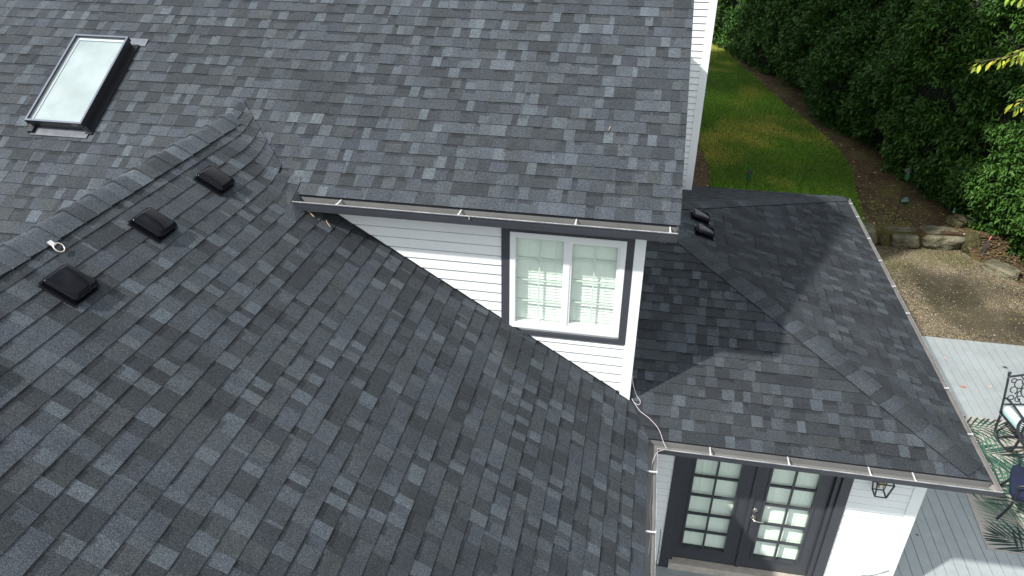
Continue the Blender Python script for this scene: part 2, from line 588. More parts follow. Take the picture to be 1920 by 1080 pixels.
# ------------------------------------------------------------------ ridge and hip caps
def cap_row(P0, P1, nA, nB, expo, width, parent, lift=0.012, seed=3, tone=1.05, big_lift=0.016, s=0.0):
    """caps bent over the line P0 -> P1 between two slopes with normals nA, nB; butts face P0"""
    rn = random.Random(seed)
    P0, P1 = Vector(P0), Vector(P1)
    L = (P1 - P0).length
    t = (P1 - P0).normalized()
    nA, nB = Vector(nA).normalized(), Vector(nB).normalized()
    dA, dB = t.cross(nA).normalized(), t.cross(nB).normalized()
    if dA.z > 0: dA = -dA
    if dB.z > 0: dB = -dB
    Nn = (nA + nB).normalized()
    k = 0
    Q = (-1, -0.85, -0.65, -0.45, -0.28, -0.12, 0, 0.12, 0.28, 0.45, 0.65, 0.85, 1)
    while s < L - 0.03:
        c = rn.choice(TL[:30]) if rn.random() < 0.45 else rn.choice(TL[16:])
        kk = rn.uniform(0.92, 1.14) * tone
        c = tuple(x * kk for x in c)
        w = width * rn.uniform(0.985, 1.015)
        s1_ = min(s + expo * 1.15, L)
        big = k % 2 == 0
        hi = lift + (big_lift if big else 0.002) + rn.uniform(0, 0.003)
        lo = 0.004
        def ring(a, h, bow):
            out = []
            for q in Q:
                side, nn = (dA, nA) if q < 0 else (dB, nB)
                f = 1 - abs(q)
                nrm = (nn * abs(q) + Nn * f).normalized()
                out.append(P0 + t * (a + bow * (1 - q * q)) + side * abs(q) * w - Nn * (0.010 * max(0, 1 - abs(q) / 0.3) ** 2) + nrm * (0.010 + h * (0.55 + 0.45 * f)))
            return out
        A, B = ring(s, hi, -0.012), ring(s1_, lo, 0)
        A0 = [p - Nn * (hi + 0.012) for p in A]; B0 = [p - Nn * 0.016 for p in B]
        A1 = [p + t * 0.006 + Nn * 0.0 for p in A]
        A = [p - Nn * 0.004 for p in A]
        b = MB()
        n = len(Q)
        c2_ = tuple(x * 0.8 for x in c)
        for i in range(n - 1):
            b.face([A1[i], A1[i + 1], B[i + 1], B[i]], c)
            b.face([A[i], A[i + 1], A1[i + 1], A1[i]], c)
            b.face([A0[i], A0[i + 1], A[i + 1], A[i]], c2_ if i % 1 == 0 else EDGE)
        b.face([A0[0], A[0], A1[0], B[0], B0[0]], EDGE)
        b.face([A[-1], A0[-1], B0[-1], B[-1], A1[-1]], EDGE)
        me = b.mesh('ridge_cap', M_SH, smooth=True)
        bm = bmesh.new(); bm.from_mesh(me)
        bmesh.ops.remove_doubles(bm, verts=bm.verts, dist=1e-5)
        bmesh.ops.recalc_face_normals(bm, faces=bm.faces)
        for e_ in bm.edges:
            if len(e_.link_faces) == 2 and e_.calc_face_angle(0) > 0.9: e_.smooth = False
        bm.to_mesh(me); bm.free()
        o = link('ridge_cap', me)
        o.parent = parent
        s += expo * rn.uniform(0.93, 1.07)
        k += 1

cap_row((RX, 0.9, RZ), (RX, 6.95, RZ), (-S2, 0, 1), (S2, 0, 1), 0.143, 0.165, roofs['side'], lift=0.014, seed=31, tone=1.1)
apex = Vector((0.13, 9.271, EAVE3 + S3 * 3.399))
fc, bc = Vector((X3, YF3, EAVE3)), Vector((X3, YB3, EAVE3))
cap_row(fc, apex, (0, -S3, 1), (S3, 0, 1), 0.143, 0.135, roofs['porchs'], lift=0.005, seed=32, tone=0.80, big_lift=0.007, s=0.155)
cap_row(bc, apex, (0, S3, 1), (S3, 0, 1), 0.143, 0.135, roofs['porchs'], lift=0.005, seed=33, tone=0.80, big_lift=0.007, s=0.15)

# second narrow course line beside the ridge caps comes from the shingles themselves

# ------------------------------------------------------------------ walls with lap siding
def siding(parent, x0, x1, ztop, zbot, pitch, phase, y=WY, x0f=None, name='siding_board', mt=None):
    """boards on a wall facing -y; x0f(z) may give the left end"""
    z = phase
    while z - pitch > zbot: z -= pitch
    while z < ztop:
        a, bz = max(z, zbot), min(z + pitch, ztop)
        if bz - a > 0.01:
            xl = x0f(a) if x0f else x0
            xl = max(xl, x0)
            if x1 - xl > 0.02:
                b = MB()
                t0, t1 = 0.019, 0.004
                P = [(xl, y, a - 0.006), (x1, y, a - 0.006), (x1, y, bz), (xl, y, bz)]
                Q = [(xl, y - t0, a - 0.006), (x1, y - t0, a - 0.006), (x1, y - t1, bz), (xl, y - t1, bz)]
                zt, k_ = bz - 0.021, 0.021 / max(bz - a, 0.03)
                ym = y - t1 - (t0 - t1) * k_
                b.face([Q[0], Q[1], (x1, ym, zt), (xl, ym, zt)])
                b.face([(xl, ym, zt), (x1, ym, zt), Q[2], Q[3]], mi=1)      # lap shadow line painted under the board above
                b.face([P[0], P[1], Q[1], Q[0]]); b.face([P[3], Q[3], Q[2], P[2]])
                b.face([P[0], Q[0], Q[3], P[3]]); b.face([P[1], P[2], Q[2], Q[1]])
                b.build(name, [mt or M_WHITE, M_LAPSHADE], parent)
        z += pitch

# upper wall with the window
b = MB()
b.box(-4.3, -1.12, WY + 0.002, WY + 0.12, 2.3, 4.85)
b.box(-0.05, 0.128, WY + 0.002, WY + 0.12, 2.3, 4.85)
b.box(-1.12, -0.05, WY + 0.002, WY + 0.12, 2.3, 3.45)
b.box(-1.12, -0.05, WY + 0.002, WY + 0.12, 4.49, 4.85)
wall_up = b.build('wall', M_WHITE, house)
wall_up['label'] = 'upper white siding wall holding the slider window'
lf = lambda z: (2.758 - z) / S2 - 0.12
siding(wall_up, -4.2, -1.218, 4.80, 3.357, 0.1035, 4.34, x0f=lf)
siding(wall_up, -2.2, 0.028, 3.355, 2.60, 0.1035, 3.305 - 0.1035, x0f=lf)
b = MB()
b.prism([(0.030, WY - 0.024, 2.66), (0.140, WY - 0.024, 2.66), (0.140, WY + 0.09, 2.66), (0.1285, WY + 0.09, 2.66), (0.1285, WY + 0.001, 2.66), (0.030, WY + 0.001, 2.66)], (0, 0, 2.14))
b.build('corner_board', M_WHITE, wall_up)
# wall flashing strip where the side roof meets this wall
b = MB()
for i in range(26):
    xa = 0.12 - i * 0.125
    b.obox((xa, WY - 0.020, z2(xa) + 0.002), (-0.1255, 0, 0.1255 * S2), (0, 0.006, 0), (0, 0, 0.016))
b.build('step_flashing', M_BLACKMET, wall_up)
# east gable wall under the main roof rake
b = MB()
b.prism([(0.126, WY + 0.12, 2.3), (0.126, WY + 0.12, z1(WY) - 0.12), (0.126, RIDGE1, z1(RIDGE1) - 0.12), (0.126, 11.9, z1(RIDGE1) - 0.12 - 2.6 * S1), (0.126, 11.9, 2.3)], (-0.12, 0, 0))
b.build('wall', M_WHITE, house)
# house bodies under the roofs
b = MB()
b.box(-9.3, -0.02, WY + 0.55, 11.9, 0.0, 4.6)
b.box(-8.4, -0.35, 0.9, WY - 0.02, 0.0, 2.45)
b.box(0.30, 3.205, WY + 0.5, 12.2, 0.0, 2.40)
b.box(-9.3, -4.3, 4.1, WY + 0.54, 0, 3.4)
bd = b.build('wall', M_WHITE, house)
bd['label'] = 'plain walls mostly hidden below the roofs'

# rear wing: the strip of white wall at the right of the main roof
RW = 11.95
b = MB()
b.box(-10.0, 0.89, RW + 0.002, 26.0, 0.0, 12.4)  # height beyond view raised so its shadow covers hedge and lawn
wall_rear = b.build('wall', M_WHITE, house)
wall_rear['label'] = 'white rear wall seen past the roof edge, its unseen height raised for shade'
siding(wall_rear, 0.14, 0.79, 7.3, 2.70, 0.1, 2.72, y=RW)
b = MB()
b.prism([(0.79, RW - 0.024, 0.4), (0.905, RW - 0.024, 0.4), (0.905, RW + 0.10, 0.4), (0.8925, RW + 0.10, 0.4), (0.8925, RW + 0.001, 0.4), (0.79, RW + 0.001, 0.4)], (0, 0, 12.0))
b.build('corner_board', M_WHITE, wall_rear)
b = MB()
b.prism([(-10.4, RW - 0.35, 12.38), (1.3, RW - 0.35, 12.38), (1.3, 26.4, 12.38), (-10.4, 26.4, 12.38)], (0, 0, 0.12))
for q in range(1):
    A = [(-10.4, RW - 0.35, 12.5), (1.3, RW - 0.35, 12.5), (1.3, 26.4, 12.5), (-10.4, 26.4, 12.5)]
    rA, rB = (-4.5, RW + 4.5, 15.0), (-4.5, 20.5, 15.0)
    b.face([A[0], A[1], rA]); b.face([A[1], A[2], rB, rA]); b.face([A[2], A[3], rB]); b.face([A[3], A[0], rA, rB])
o = b.build('roof', M_FELT, house)
o['label'] = 'unseen roof of the rear wing, set high to shade the hedge'

# ------------------------------------------------------------------ window in the upper wall
win = MB()
FY = WY - 0.030
win.box(-1.134, -0.034, FY, WY + 0.05, 4.448, 4.503)
win.box(-1.134, -0.034, FY, WY + 0.05, 3.437, 3.500)
win.box(-1.134, -1.078, FY + 0.001, WY + 0.049, 3.500, 4.448)
win.box(-0.092, -0.034, FY + 0.001, WY + 0.049, 3.500, 4.448)
win.box(-0.618, -0.552, FY + 0.004, WY + 0.048, 3.500, 4.448)
window = win.build('window', M_WHITE, house, bevel=0.003)
window['label'] = 'white two-pane slider window with closed blinds'
b = MB()                                       # the right sash stands proud
b.box(-0.552, -0.092, FY + 0.012, WY + 0.03, 3.500, 3.532)
b.box(-0.112, -0.092, FY + 0.012, WY + 0.03, 3.532, 4.448)
b.box(-0.552, -0.536, FY + 0.012, WY + 0.03, 3.532, 4.448)
b.box(-0.536, -0.112, FY + 0.012, WY + 0.03, 4.428, 4.448)
b.build('sash', M_WHITE, window)
for xa, xb, za, zb_ in ((-1.078, -0.618, 3.500, 4.448), (-0.536, -0.112, 3.532, 4.428)):
    b = MB(); b.box(xa, xb, WY + 0.010, WY + 0.016, za, zb_); b.build('pane', M_GLASS, window)
for xc in (-0.850, -0.322):
    b = MB(); b.box(xc - 0.008, xc + 0.008, WY + 0.020, WY + 0.028, 3.50, 4.448); b.build('muntin', M_WHITE, window)
for xa, xb, zs in ((-1.078, -0.618, (4.213, 3.972, 3.735)), (-0.536, -0.112, (4.250, 4.012, 3.770))):
    for zc in zs:
        b = MB(); b.box(xa, xb, WY + 0.0215, WY + 0.0265, zc - 0.008, zc + 0.008); b.build('muntin', M_WHITE, window)

def blind(parent, xa, xb, za, zb_, y, pitch=0.0335, cords=(0.25, 0.75)):
    z = za + 0.01
    k = 0
    while z < zb_:
        b = MB()
        b.obox((xa, y, z), (xb - xa, 0, 0), (0, 0.012, 0.0305), (0, 0.0018, -0.0006))
        b.build('blind_slat', M_BLIND, parent)
        z += pitch
    b = MB()
    for q in cords:
        xc = xa + (xb - xa) * q
        b.box(xc - 0.0015, xc + 0.0015, y - 0.004, y - 0.002, za, zb_)
    b.build('blind_cord', M_BLIND, parent)
blind(window, -1.09, -0.60, 3.46, 4.47, WY + 0.062, cords=(0.28, 0.80))
blind(window, -0.57, -0.09, 3.46, 4.47, WY + 0.064, cords=(0.22, 0.74))
b = MB(); b.box(-1.2, 0.0, WY + 0.30, WY + 0.32, 3.4, 4.6); b.build('room_backing', M_INSIDE, window)
b = MB()                                        # charcoal casing round the window
b.box(-1.217, -1.136, WY - 0.026, WY + 0.001, 3.360, 4.60)
b.box(-0.032, 0.0385, WY - 0.0262, WY + 0.001, 3.360, 4.60)
b.box(-1.217, 0.0385, WY - 0.0255, WY + 0.001, 3.357, 3.399)
b.box(-1.136, -0.032, WY - 0.0253, WY + 0.001, 4.505, 4.60)
b.build('window_casing', M_CHAR, window)

# ------------------------------------------------------------------ porch wall and french doors
b = MB()
b.box(0.2, 0.79, WY + 0.002, WY + 0.12, 0.0, 2.44)
b.box(2.42, 3.212, WY + 0.002, WY + 0.12, 0.0, 2.44)
b.box(0.79, 2.42, WY + 0.002, WY + 0.12, 2.06, 2.44)
wall_p = b.build('wall', M_WHITE, house)
wall_p['label'] = 'white siding wall around the french doors'
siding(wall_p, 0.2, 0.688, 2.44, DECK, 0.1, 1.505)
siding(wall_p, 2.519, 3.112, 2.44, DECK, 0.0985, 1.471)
b = MB()
b.prism([(3.112, WY - 0.024, DECK), (3.228, WY - 0.024, DECK), (3.228, WY + 0.10, DECK), (3.216, WY + 0.10, DECK), (3.216, WY + 0.001, DECK), (3.112, WY + 0.001, DECK)], (0, 0, 2.19))
b.build('corner_board', M_WHITE, wall_p)
b = MB()
b.box(3.205, 3.214, WY + 0.10, 12.2, 0, 2.44)
b.build('wall', M_WHITE, house)

DY = WY + 0.055                                   # door face
dw = MB()
dw.box(0.690, 0.795, WY - 0.030, WY + 0.06, DECK + 0.005, 2.10)
dw.box(2.412, 2.517, WY - 0.030, WY + 0.06, DECK + 0.005, 2.10)
dw.box(0.795, 2.412, WY - 0.028, WY + 0.06, 2.0, 2.10)
dw.box(0.796, 0.838, WY + 0.005, WY + 0.09, DECK + 0.11, 2.034)
dw.box(2.362, 2.411, WY + 0.005, WY + 0.09, DECK + 0.11, 2.034)
frame = dw.build('door_frame', M_DOOR, house, bevel=0.004)
b = MB()
b.box(0.797, 2.411, WY - 0.045, WY + 0.06, DECK + 0.004, DECK + 0.106)
b.build('threshold', M_BEIGE, frame, bevel=0.004)

def door_leaf(x0, x1, gx0, gx1, gz0, gz1, mid, zs):
    za, zb_ = DECK + 0.115, 2.030
    b = MB()
    y0, y1 = DY, DY + 0.045
    b.box(x0, gx0, y0, y1, za, zb_)
    b.box(gx1, x1, y0, y1, za, zb_)
    b.box(gx0, gx1, y0 + 0.0004, y1, za, gz0)
    b.box(gx0, gx1, y0 + 0.0004, y1, gz1, zb_)
    d = b.build('door', M_DOOR, house)
    b = MB()                                   # raised glazing bead
    g = 0.020
    b.box(gx0 - g, gx0 + 0.004, y0 - 0.012, y0 - 0.0005, gz0 - g, gz1 + g)
    b.box(gx1 - 0.004, gx1 + g, y0 - 0.012, y0 - 0.0005, gz0 - g, gz1 + g)
    b.box(gx0 + 0.004, gx1 - 0.004, y0 - 0.0118, y0 - 0.0005, gz0 - g, gz0 + 0.004)
    b.box(gx0 + 0.004, gx1 - 0.004, y0 - 0.0118, y0 - 0.0005, gz1 - 0.004, gz1 + g)
    b.build('glazing_bead', M_DOOR, d)
    w = 0.0105
    b = MB(); b.box(mid - w, mid + w, y0 - 0.010, y0 + 0.020, gz0 + 0.004, gz1 - 0.004); b.build('muntin', M_DOOR, d)
    for z in zs:
        b = MB(); b.box(gx0 + 0.004, gx1 - 0.004, y0 - 0.009, y0 + 0.019, z - w, z + w); b.build('muntin', M_DOOR, d)
    zz = [gz0] + list(reversed(zs)) + [gz1]
    xx = [gx0, mid, gx1]
    for i in range(2):
        for j in range(5):
            b = MB(); b.box(xx[i] + 0.001, xx[i + 1] - 0.001, y0 + 0.021, y0 + 0.026, zz[j] + 0.001, zz[j + 1] - 0.001)
            b.build('pane', M_GLASS, d)
    blind(d, gx0 - 0.02, gx1 + 0.02, gz0 - 0.02, gz1 + 0.02, y0 + 0.058, cords=(0.2, 0.72))
    b = MB(); b.box(gx0 - 0.1, gx1 + 0.1, y0 + 0.25, y0 + 0.27, gz0 - 0.1, gz1 + 0.1); b.build('room_backing', M_INSIDE, d)
    return d
dl = door_leaf(0.840, 1.574, 0.926, 1.411, 0.558, 1.943, 1.166, (1.685, 1.398, 1.110, 0.838))
dl['label'] = 'left french door leaf, without a handle'
dr = door_leaf(1.590, 2.360, 1.728, 2.218, 0.548, 1.942, 1.974, (1.682, 1.398, 1.103, 0.836))
dr['label'] = 'right french door leaf with lever handle and oval sticker'
b = MB(); b.box(1.560, 1.604, DY - 0.022, DY - 0.0006, DECK + 0.116, 2.03); b.build('astragal', M_DOOR, dl, bevel=0.004)
def disc(mb, c, r, d, n=20, axis=(0, -1, 0), sx=1.0, sz=1.0):
    c = Vector(c)
    P = [c + Vector((math.cos(2 * math.pi * i / n) * r * sx, 0, math.sin(2 * math.pi * i / n) * r * sz)) for i in range(n)]
    mb.prism(P, Vector(axis) * d)
b = MB(); disc(b, (1.640, DY - 0.001, 1.300), 0.030, 0.014); disc(b, (1.640, DY - 0.015, 1.300), 0.020, 0.010)
b.build('deadbolt', M_NICKEL, dr)
b = MB(); disc(b, (1.638, DY - 0.001, 1.185), 0.030, 0.012)
b.tube([(1.638, DY - 0.010, 1.185), (1.640, DY - 0.055, 1.182)], 0.011)
b.tube([(1.636, DY - 0.052, 1.184), (1.665, DY - 0.060, 1.178), (1.705, DY - 0.058, 1.172), (1.748, DY - 0.055, 1.176)], [0.012, 0.011, 0.009, 0.007])
b.build('handle', M_NICKEL, dr, smooth=True)
M_STICK = mat('paper_sticker', (0.72, 0.66, 0.60), 0.6)
M_STICKP = mat('sticker_print', (0.35, 0.12, 0.10), 0.6)
b = MB(); disc(b, (1.772, DY + 0.0205, 1.345), 0.033, 0.002, sx=1.1, sz=0.8)
st = b.build('sticker', M_STICK, dr)
# hidden outlet box and cord low on the wall, just inside the frame
b = MB()
b.box(2.66, 2.80, WY - 0.06, WY - 0.012, 0.36, 0.52)
disc(b, (2.73, WY - 0.06, 0.46), 0.02, 0.012)
o = b.build('outlet_box', M_WHITE, wall_p)

# soffits and fascias of porch
b = MB()
b.box(0.36, X3 - 0.02, YF3 + 0.03, WY - 0.02, EAVE3 - 0.105, EAVE3 - 0.085)
b.box(3.24, X3 - 0.03, WY - 0.02, YB3 - 0.03, EAVE3 - 0.1045, EAVE3 - 0.085)
b.box(0.36, X3 - 0.005, YF3 + 0.012, YF3 + 0.030, EAVE3 - 0.115, EAVE3 - 0.012)
b.box(X3 - 0.029, X3 - 0.011, YF3 + 0.030, YB3 - 0.02, EAVE3 - 0.115, EAVE3 - 0.012)
b.box(0.93, X3 - 0.03, YB3 - 0.03, YB3 - 0.012, EAVE3 - 0.115, EAVE3 - 0.012)
b.box(0.335, 0.352, 0.7, 5.80, z2(X2E) - 0.12, z2(X2E) - 0.014)
b.build('fascia', M_CHAR, house)
b = MB()
b.box(-3.0, 0.385, 6.136, WY - 0.03, z1(6.1) - 0.115, z1(6.1) - 0.098)
b.box(-3.2, 0.385, 6.122, 6.135, z1(6.1) - 0.12, z1(6.1) - 0.012)
# rake board along the main roof's right edge
b.prism([(0.380, 6.09, z1(6.09) - 0.015), (0.380, RIDGE1, z1(RIDGE1) - 0.015), (0.380, RIDGE1, z1(RIDGE1) - 0.15), (0.380, 6.09, z1(6.09) - 0.12)], (0.020, 0, 0))
b.build('fascia', M_CHAR, house)

# ------------------------------------------------------------------ gutters
def gutter(name, P0, P1, out, parent, w=0.095, h=0.085, miter0=0, miter1=0, end0=True, end1=True, m_in=None, m_out=None, label=None):
    """K-style trough from P0 to P1 (its top back edge); out = horizontal unit vector away from the house.
    miter: how far each end moves per unit of distance outward"""
    P0, P1, out = Vector(P0), Vector(P1), Vector(out)
    t = (P1 - P0).normalized()
    Z = Vector((0, 0, 1))
    prof_in = [(0.0, 0.0), (0.003, -h + 0.006), (0.50 * w, -h + 0.004), (0.82 * w, -h + 0.012), (0.93 * w, -0.030), (0.955 * w, -0.004)]
    prof_out = [(0.93 * w, 0.0), (1.0 * w, 0.002), (1.0 * w, -0.014), (0.975 * w, -0.022), (0.965 * w, -0.045), (0.93 * w, -h), (0.90 * w, -h - 0.003), (-0.001, -h - 0.003), (-0.002, 0.0)]
    def end(P, mi, o, z): return P + out * o + Z * z + t * (mi * o)
    def strip(mb, pr):
        for i in range(len(pr) - 1):
            a, c = pr[i], pr[i + 1]
            mb.face([end(P0, miter0, *a), end(P1, miter1, *a), end(P1, miter1, *c), end(P0, miter0, *c)])
    b1 = MB(); strip(b1, prof_out)
    for P, mi, do, sg in ((P0, miter0, end0, 1), (P1, miter1, end1, -1)):
        if do:
            b1.prism([end(P, mi, 0, 0), end(P, mi, w, 0), end(P, mi, w, -0.012), end(P, mi, 0.93 * w, -h), end(P, mi, 0, -h)], t * (0.003 * sg))
    g = b1.build(name, m_out or M_GUTOUT, parent)
    b2 = MB(); strip(b2, prof_in); b2.build('trough', m_in or M_GUTIN, g)
    b3 = MB()
    pr = [(0.95 * w, 0.0005), (0.955 * w, 0.004), (1.0 * w, 0.0045), (1.008 * w, 0.001), (1.006 * w, -0.004)]
    strip(b3, pr); b3.build('rolled_lip', M_LIP, g)
    if label: g['label'] = label
    return g
def hanger(parent, P, out, t, w=0.095):
    P, out, t = Vector(P), Vector(out), Vector(t)
    b = MB()
    b.obox(P + out * 0.0 - t * 0.006 + Vector((0, 0, -0.006)), out * (w * 0.95), t * 0.012, (0, 0, 0.011))
    b.obox(P + out * (w * 0.86) - t * 0.010 + Vector((0, 0, 0.0045)), out * (w * 0.16), t * 0.020, (0, 0, 0.004))
    b.build('gutter_hanger', M_STEEL, parent)

zg1 = z1(6.118) - 0.020
g1 = gutter('gutter', (-3.16, 6.119, zg1), (0.392, 6.119, zg1), (0, -1, 0), house, w=0.122, h=0.090, label='gutter above the slider window')
for x in (-2.72, -1.56, -0.50, 0.325): hanger(g1, (x, 6.119, zg1), (0, -1, 0), (1, 0, 0), 0.122)
b = MB()
b.obox((-1.50, 5.992, zg1 + 0.004), (0.045, -0.004, 0), (0, -0.006, 0), (0, 0, 0.004)); b.obox((-1.46, 5.992, zg1 + 0.004), (0.006, 0, 0), (0, -0.006, 0), (0, 0, -0.03))
b.build('sealant_drip', M_STEEL, g1)
zg3 = EAVE3 - 0.018
g3 = gutter('gutter', (0.362, YF3 + 0.006, zg3), (X3, YF3 + 0.006, zg3), (0, -1, 0), house, w=0.120, h=0.070, miter1=0.60, miter0=0.75, end0=False, end1=False, label='gutter above the french doors')
for x in (0.962, 1.701, 2.445, 2.843): hanger(g3, (x, YF3 + 0.006, zg3), (0, -1, 0), (1, 0, 0), 0.120)
g4 = gutter('gutter', (X3 - 0.003, YF3 + 0.006, zg3), (X3 - 0.003, YB3, zg3), (1, 0, 0), house, w=0.072, h=0.070, miter0=-1.67, end0=False, m_in=M_GUTPALE, label='pale gutter along the garden side')
for y in (12.45, 11.92, 11.11, 10.38, 9.62, 8.92, 7.34, 6.57): hanger(g4, (X3 - 0.003, y, zg3), (1, 0, 0), (0, 1, 0), 0.072)
zg2 = zg3
g2 = gutter('gutter', (0.362, 0.7, zg2), (0.362, YF3 + 0.006, zg2), (1, 0, 0), house, w=0.090, h=0.070, miter1=-1.33, end1=False, label='gutter along the side roof beside the doors')
for y in (5.43, 4.69, 3.9, 3.1): hanger(g2, (0.362, y, zg2), (1, 0, 0), (0, 1, 0), 0.09)
# downspout outlet hole in the corner
b = MB(); b.box(X3 - 0.06, X3 + 0.0, YF3 - 0.09, YF3 - 0.03, zg3 - 0.064, zg3 - 0.061); b.build('outlet_hole', M_BLACKMET, g3)

# ------------------------------------------------------------------ skylight
v0, v1, sx0, sx1 = 0.585, 1.822, -6.262, -5.612
def P1_(x, v, h):
    n = Vector((0, -S1, 1)).normalized()
    return Vector((x, 6.087, z1(6.087))) + Vector((0, 1, S1)).normalized() * v + n * h
sky_o = thing('skylight', 'rectangular skylight with black curb and pale glass on the main roof', 'skylight', tuple(P1_(-5.94, 1.2, 0)))
def sbox(mb, xa, xb, va, vb, ha, hb):
    o = P1_(xa, va, ha)
    mb.obox(o, P1_(xb, va, ha) - o, P1_(xa, vb, ha) - o, P1_(xa, va, hb) - o)
b = MB(); sbox(b, sx0 + 0.015, sx1 - 0.015, v0 + 0.015, v1 - 0.015, 0.0, 0.095); b.build('curb', M_BLACKMET, sky_o)
b = MB(); fw = 0.024
sbox(b, sx0, sx1, v0, v0 + fw, 0.080, 0.135); sbox(b, sx0, sx1, v1 - fw, v1, 0.080, 0.135)
sbox(b, sx0, sx0 + fw, v0 + fw, v1 - fw, 0.080, 0.1348); sbox(b, sx1 - fw, sx1, v0 + fw, v1 - fw, 0.080, 0.1348)
b.build('frame', M_BLACKMET, sky_o)
b = MB(); cw = 0.022
sbox(b, sx0 + 0.001, sx1 - 0.001, v0 + 0.001, v0 + cw, 0.1355, 0.139); sbox(b, sx0 + 0.001, sx1 - 0.001, v1 - cw, v1 - 0.001, 0.1355, 0.139)
sbox(b, sx0 + 0.001, sx0 + cw, v0 + cw, v1 - cw, 0.1355, 0.1388); sbox(b, sx1 - cw, sx1 - 0.001, v0 + cw, v1 - cw, 0.1355, 0.1388)
b.build('frame_cap', M_SKYFRAME, sky_o)
M_SHADE = mat('skylight_shade', (0.37, 0.405, 0.41), 0.3, spec=0.6, noise=((2.6, 0.16, 3), (7, 0.06, 3)))  # mottle imitates cloud reflections, painted into the colour
M_SPACER = mat('glass_spacer', (0.16, 0.18, 0.27), 0.4)
M_WELL = mat('skylight_well_edge', (0.62, 0.66, 0.66), 0.5)
b = MB(); sbox(b, sx0 + fw, sx1 - fw, v0 + fw, v1 - fw, 0.096, 0.100); b.build('shade', M_SHADE, sky_o)
b = MB()
sbox(b, sx0 + fw, sx0 + 0.055, v0 + fw, v1 - fw, 0.1002, 0.103); sbox(b, sx0 + 0.055, sx1 - fw, v1 - 0.055, v1 - fw, 0.1002, 0.103)
b.build('well_edge', M_WELL, sky_o)
b = MB(); i0 = 0.055
sbox(b, sx0 + i0, sx0 + i0 + 0.010, v0 + i0, v1 - i0, 0.1005, 0.104); sbox(b, sx0 + i0, sx1 - fw, v1 - i0 - 0.01, v1 - i0, 0.1005, 0.1045)
b.build('spacer', M_SPACER, sky_o)
b = MB(); sbox(b, sx0 + fw, sx1 - fw, v0 + fw, v1 - fw, 0.124, 0.129); b.build('glass', M_CLEAR, sky_o)
b = MB(); sbox(b, sx1 - 0.115, sx1 - 0.045, v0 - 0.0025, v0 - 0.0005, 0.095, 0.118); b.build('maker_plate', M_FLASH, sky_o)
b = MB()
# head flashing and sill apron
sbox(b, sx0 + 0.25, sx1 + 0.13, v1 - 0.01, v1 + 0.10, 0.011, 0.016)
b.build('flashing', M_FLASH, sky_o); b = MB()
sbox(b, sx0 + 0.02, sx1 + 0.02, v0 - 0.085, v0 + 0.02, 0.013, 0.018)
b.build('flashing', M_FLASH, sky_o)
b = MB()
sbox(b, sx1 - 0.015, sx1 + 0.060, v0 - 0.03, v1 - 0.0, 0.0, 0.024)
b.build('side_flashing', M_BLACKMET, sky_o); b = MB()
sbox(b, sx0 + 0.0, sx0 + 0.06, v0 - 0.07, v0 + 0.02, 0.0, 0.05)
b.build('side_flashing', M_BLACKMET, sky_o); b = MB()
Q = [P1_(sx1 - 0.02, v0 - 0.0, 0.015), P1_(sx1 + 0.055, v0 - 0.03, 0.015), P1_(sx1 + 0.01, v0 + 0.0, 0.09), P1_(sx1 - 0.02, v0, 0.09)]
b.prism(Q, P1_(0, 0.02, 0) - P1_(0, 0, 0))
b.build('side_flashing', M_BLACKMET, sky_o)

# ------------------------------------------------------------------ roof vents
def vent_mesh(sz=0.27, hgt=0.082):
    bm = bmesh.new()
    def slab(w, d, z0, z1_, taper):
        r = bmesh.ops.create_cube(bm, size=1)
        for v in r['verts']:
            up = v.co.z > 0
            k = taper if up else 1
            v.co = Vector((v.co.x * w * k, v.co.y * d * k, z1_ if up else z0))
        return r['verts']
    vs = slab(sz, sz * 0.94, hgt * 0.42, hgt, 0.93)
    vset = set(vs)
    es = [e for e in bm.edges if e.verts[0] in vset and e.verts[1] in vset]
    bmesh.ops.bevel(bm, geom=es, offset=0.028, segments=5, profile=0.5, affect='EDGES')
    for v in bm.verts:
        if v.co.z > hgt * 0.98:
            q = 1 - (max(abs(v.co.x), abs(v.co.y)) / (sz * 0.5)) ** 2
            v.co.z += 0.008 * max(0, q)
    me = bpy.data.meshes.new('hood')
    bm.to_mesh(me); bm.free()
    me.materials.append(M_BLACK)
    me.polygons.foreach_set('use_smooth', [True] * len(me.polygons))
    b = MB(); q = sz * 0.43
    b.box(-q, q, -q, q, 0.004, hgt * 0.5)
    neck = b.mesh('neck', M_BLACK)
    b = MB(); q = sz * 0.5
    b.box(-q * 1.01, q * 1.01, -q * 0.96, q * 0.96, hgt * 0.36, hgt * 0.415)
    rim = b.mesh('rim', M_BLACK)
    b = MB(); q = sz * 0.50
    b.box(-q * 0.98, q * 1.0, -q, q, 0.008, 0.0125)
    fl = b.mesh('flange', M_FLANGE)
    return me, neck, rim, fl
hood_me, neck_me, rim_me, flange_me = vent_mesh()
def vent(c, xdir, ydir, label, k=1.0, group='black square roof vents'):
    xd, yd = Vector(xdir).normalized(), Vector(ydir).normalized()
    n = xd.cross(yd)
    if n.z < 0: yd = -yd; n = xd.cross(yd)
    e = thing('roof_vent', label, 'roof vent', (0, 0, 0), group)
    e.matrix_world = Matrix(((xd.x * k, yd.x * k, n.x * k, c[0]), (xd.y * k, yd.y * k, n.y * k, c[1]), (xd.z * k, yd.z * k, n.z * k, c[2]), (0, 0, 0, 1)))
    for nm, me in (('hood', hood_me), ('neck', neck_me), ('rim', rim_me), ('flange', flange_me)):
        o = link(nm, me); o.parent = e
    return e
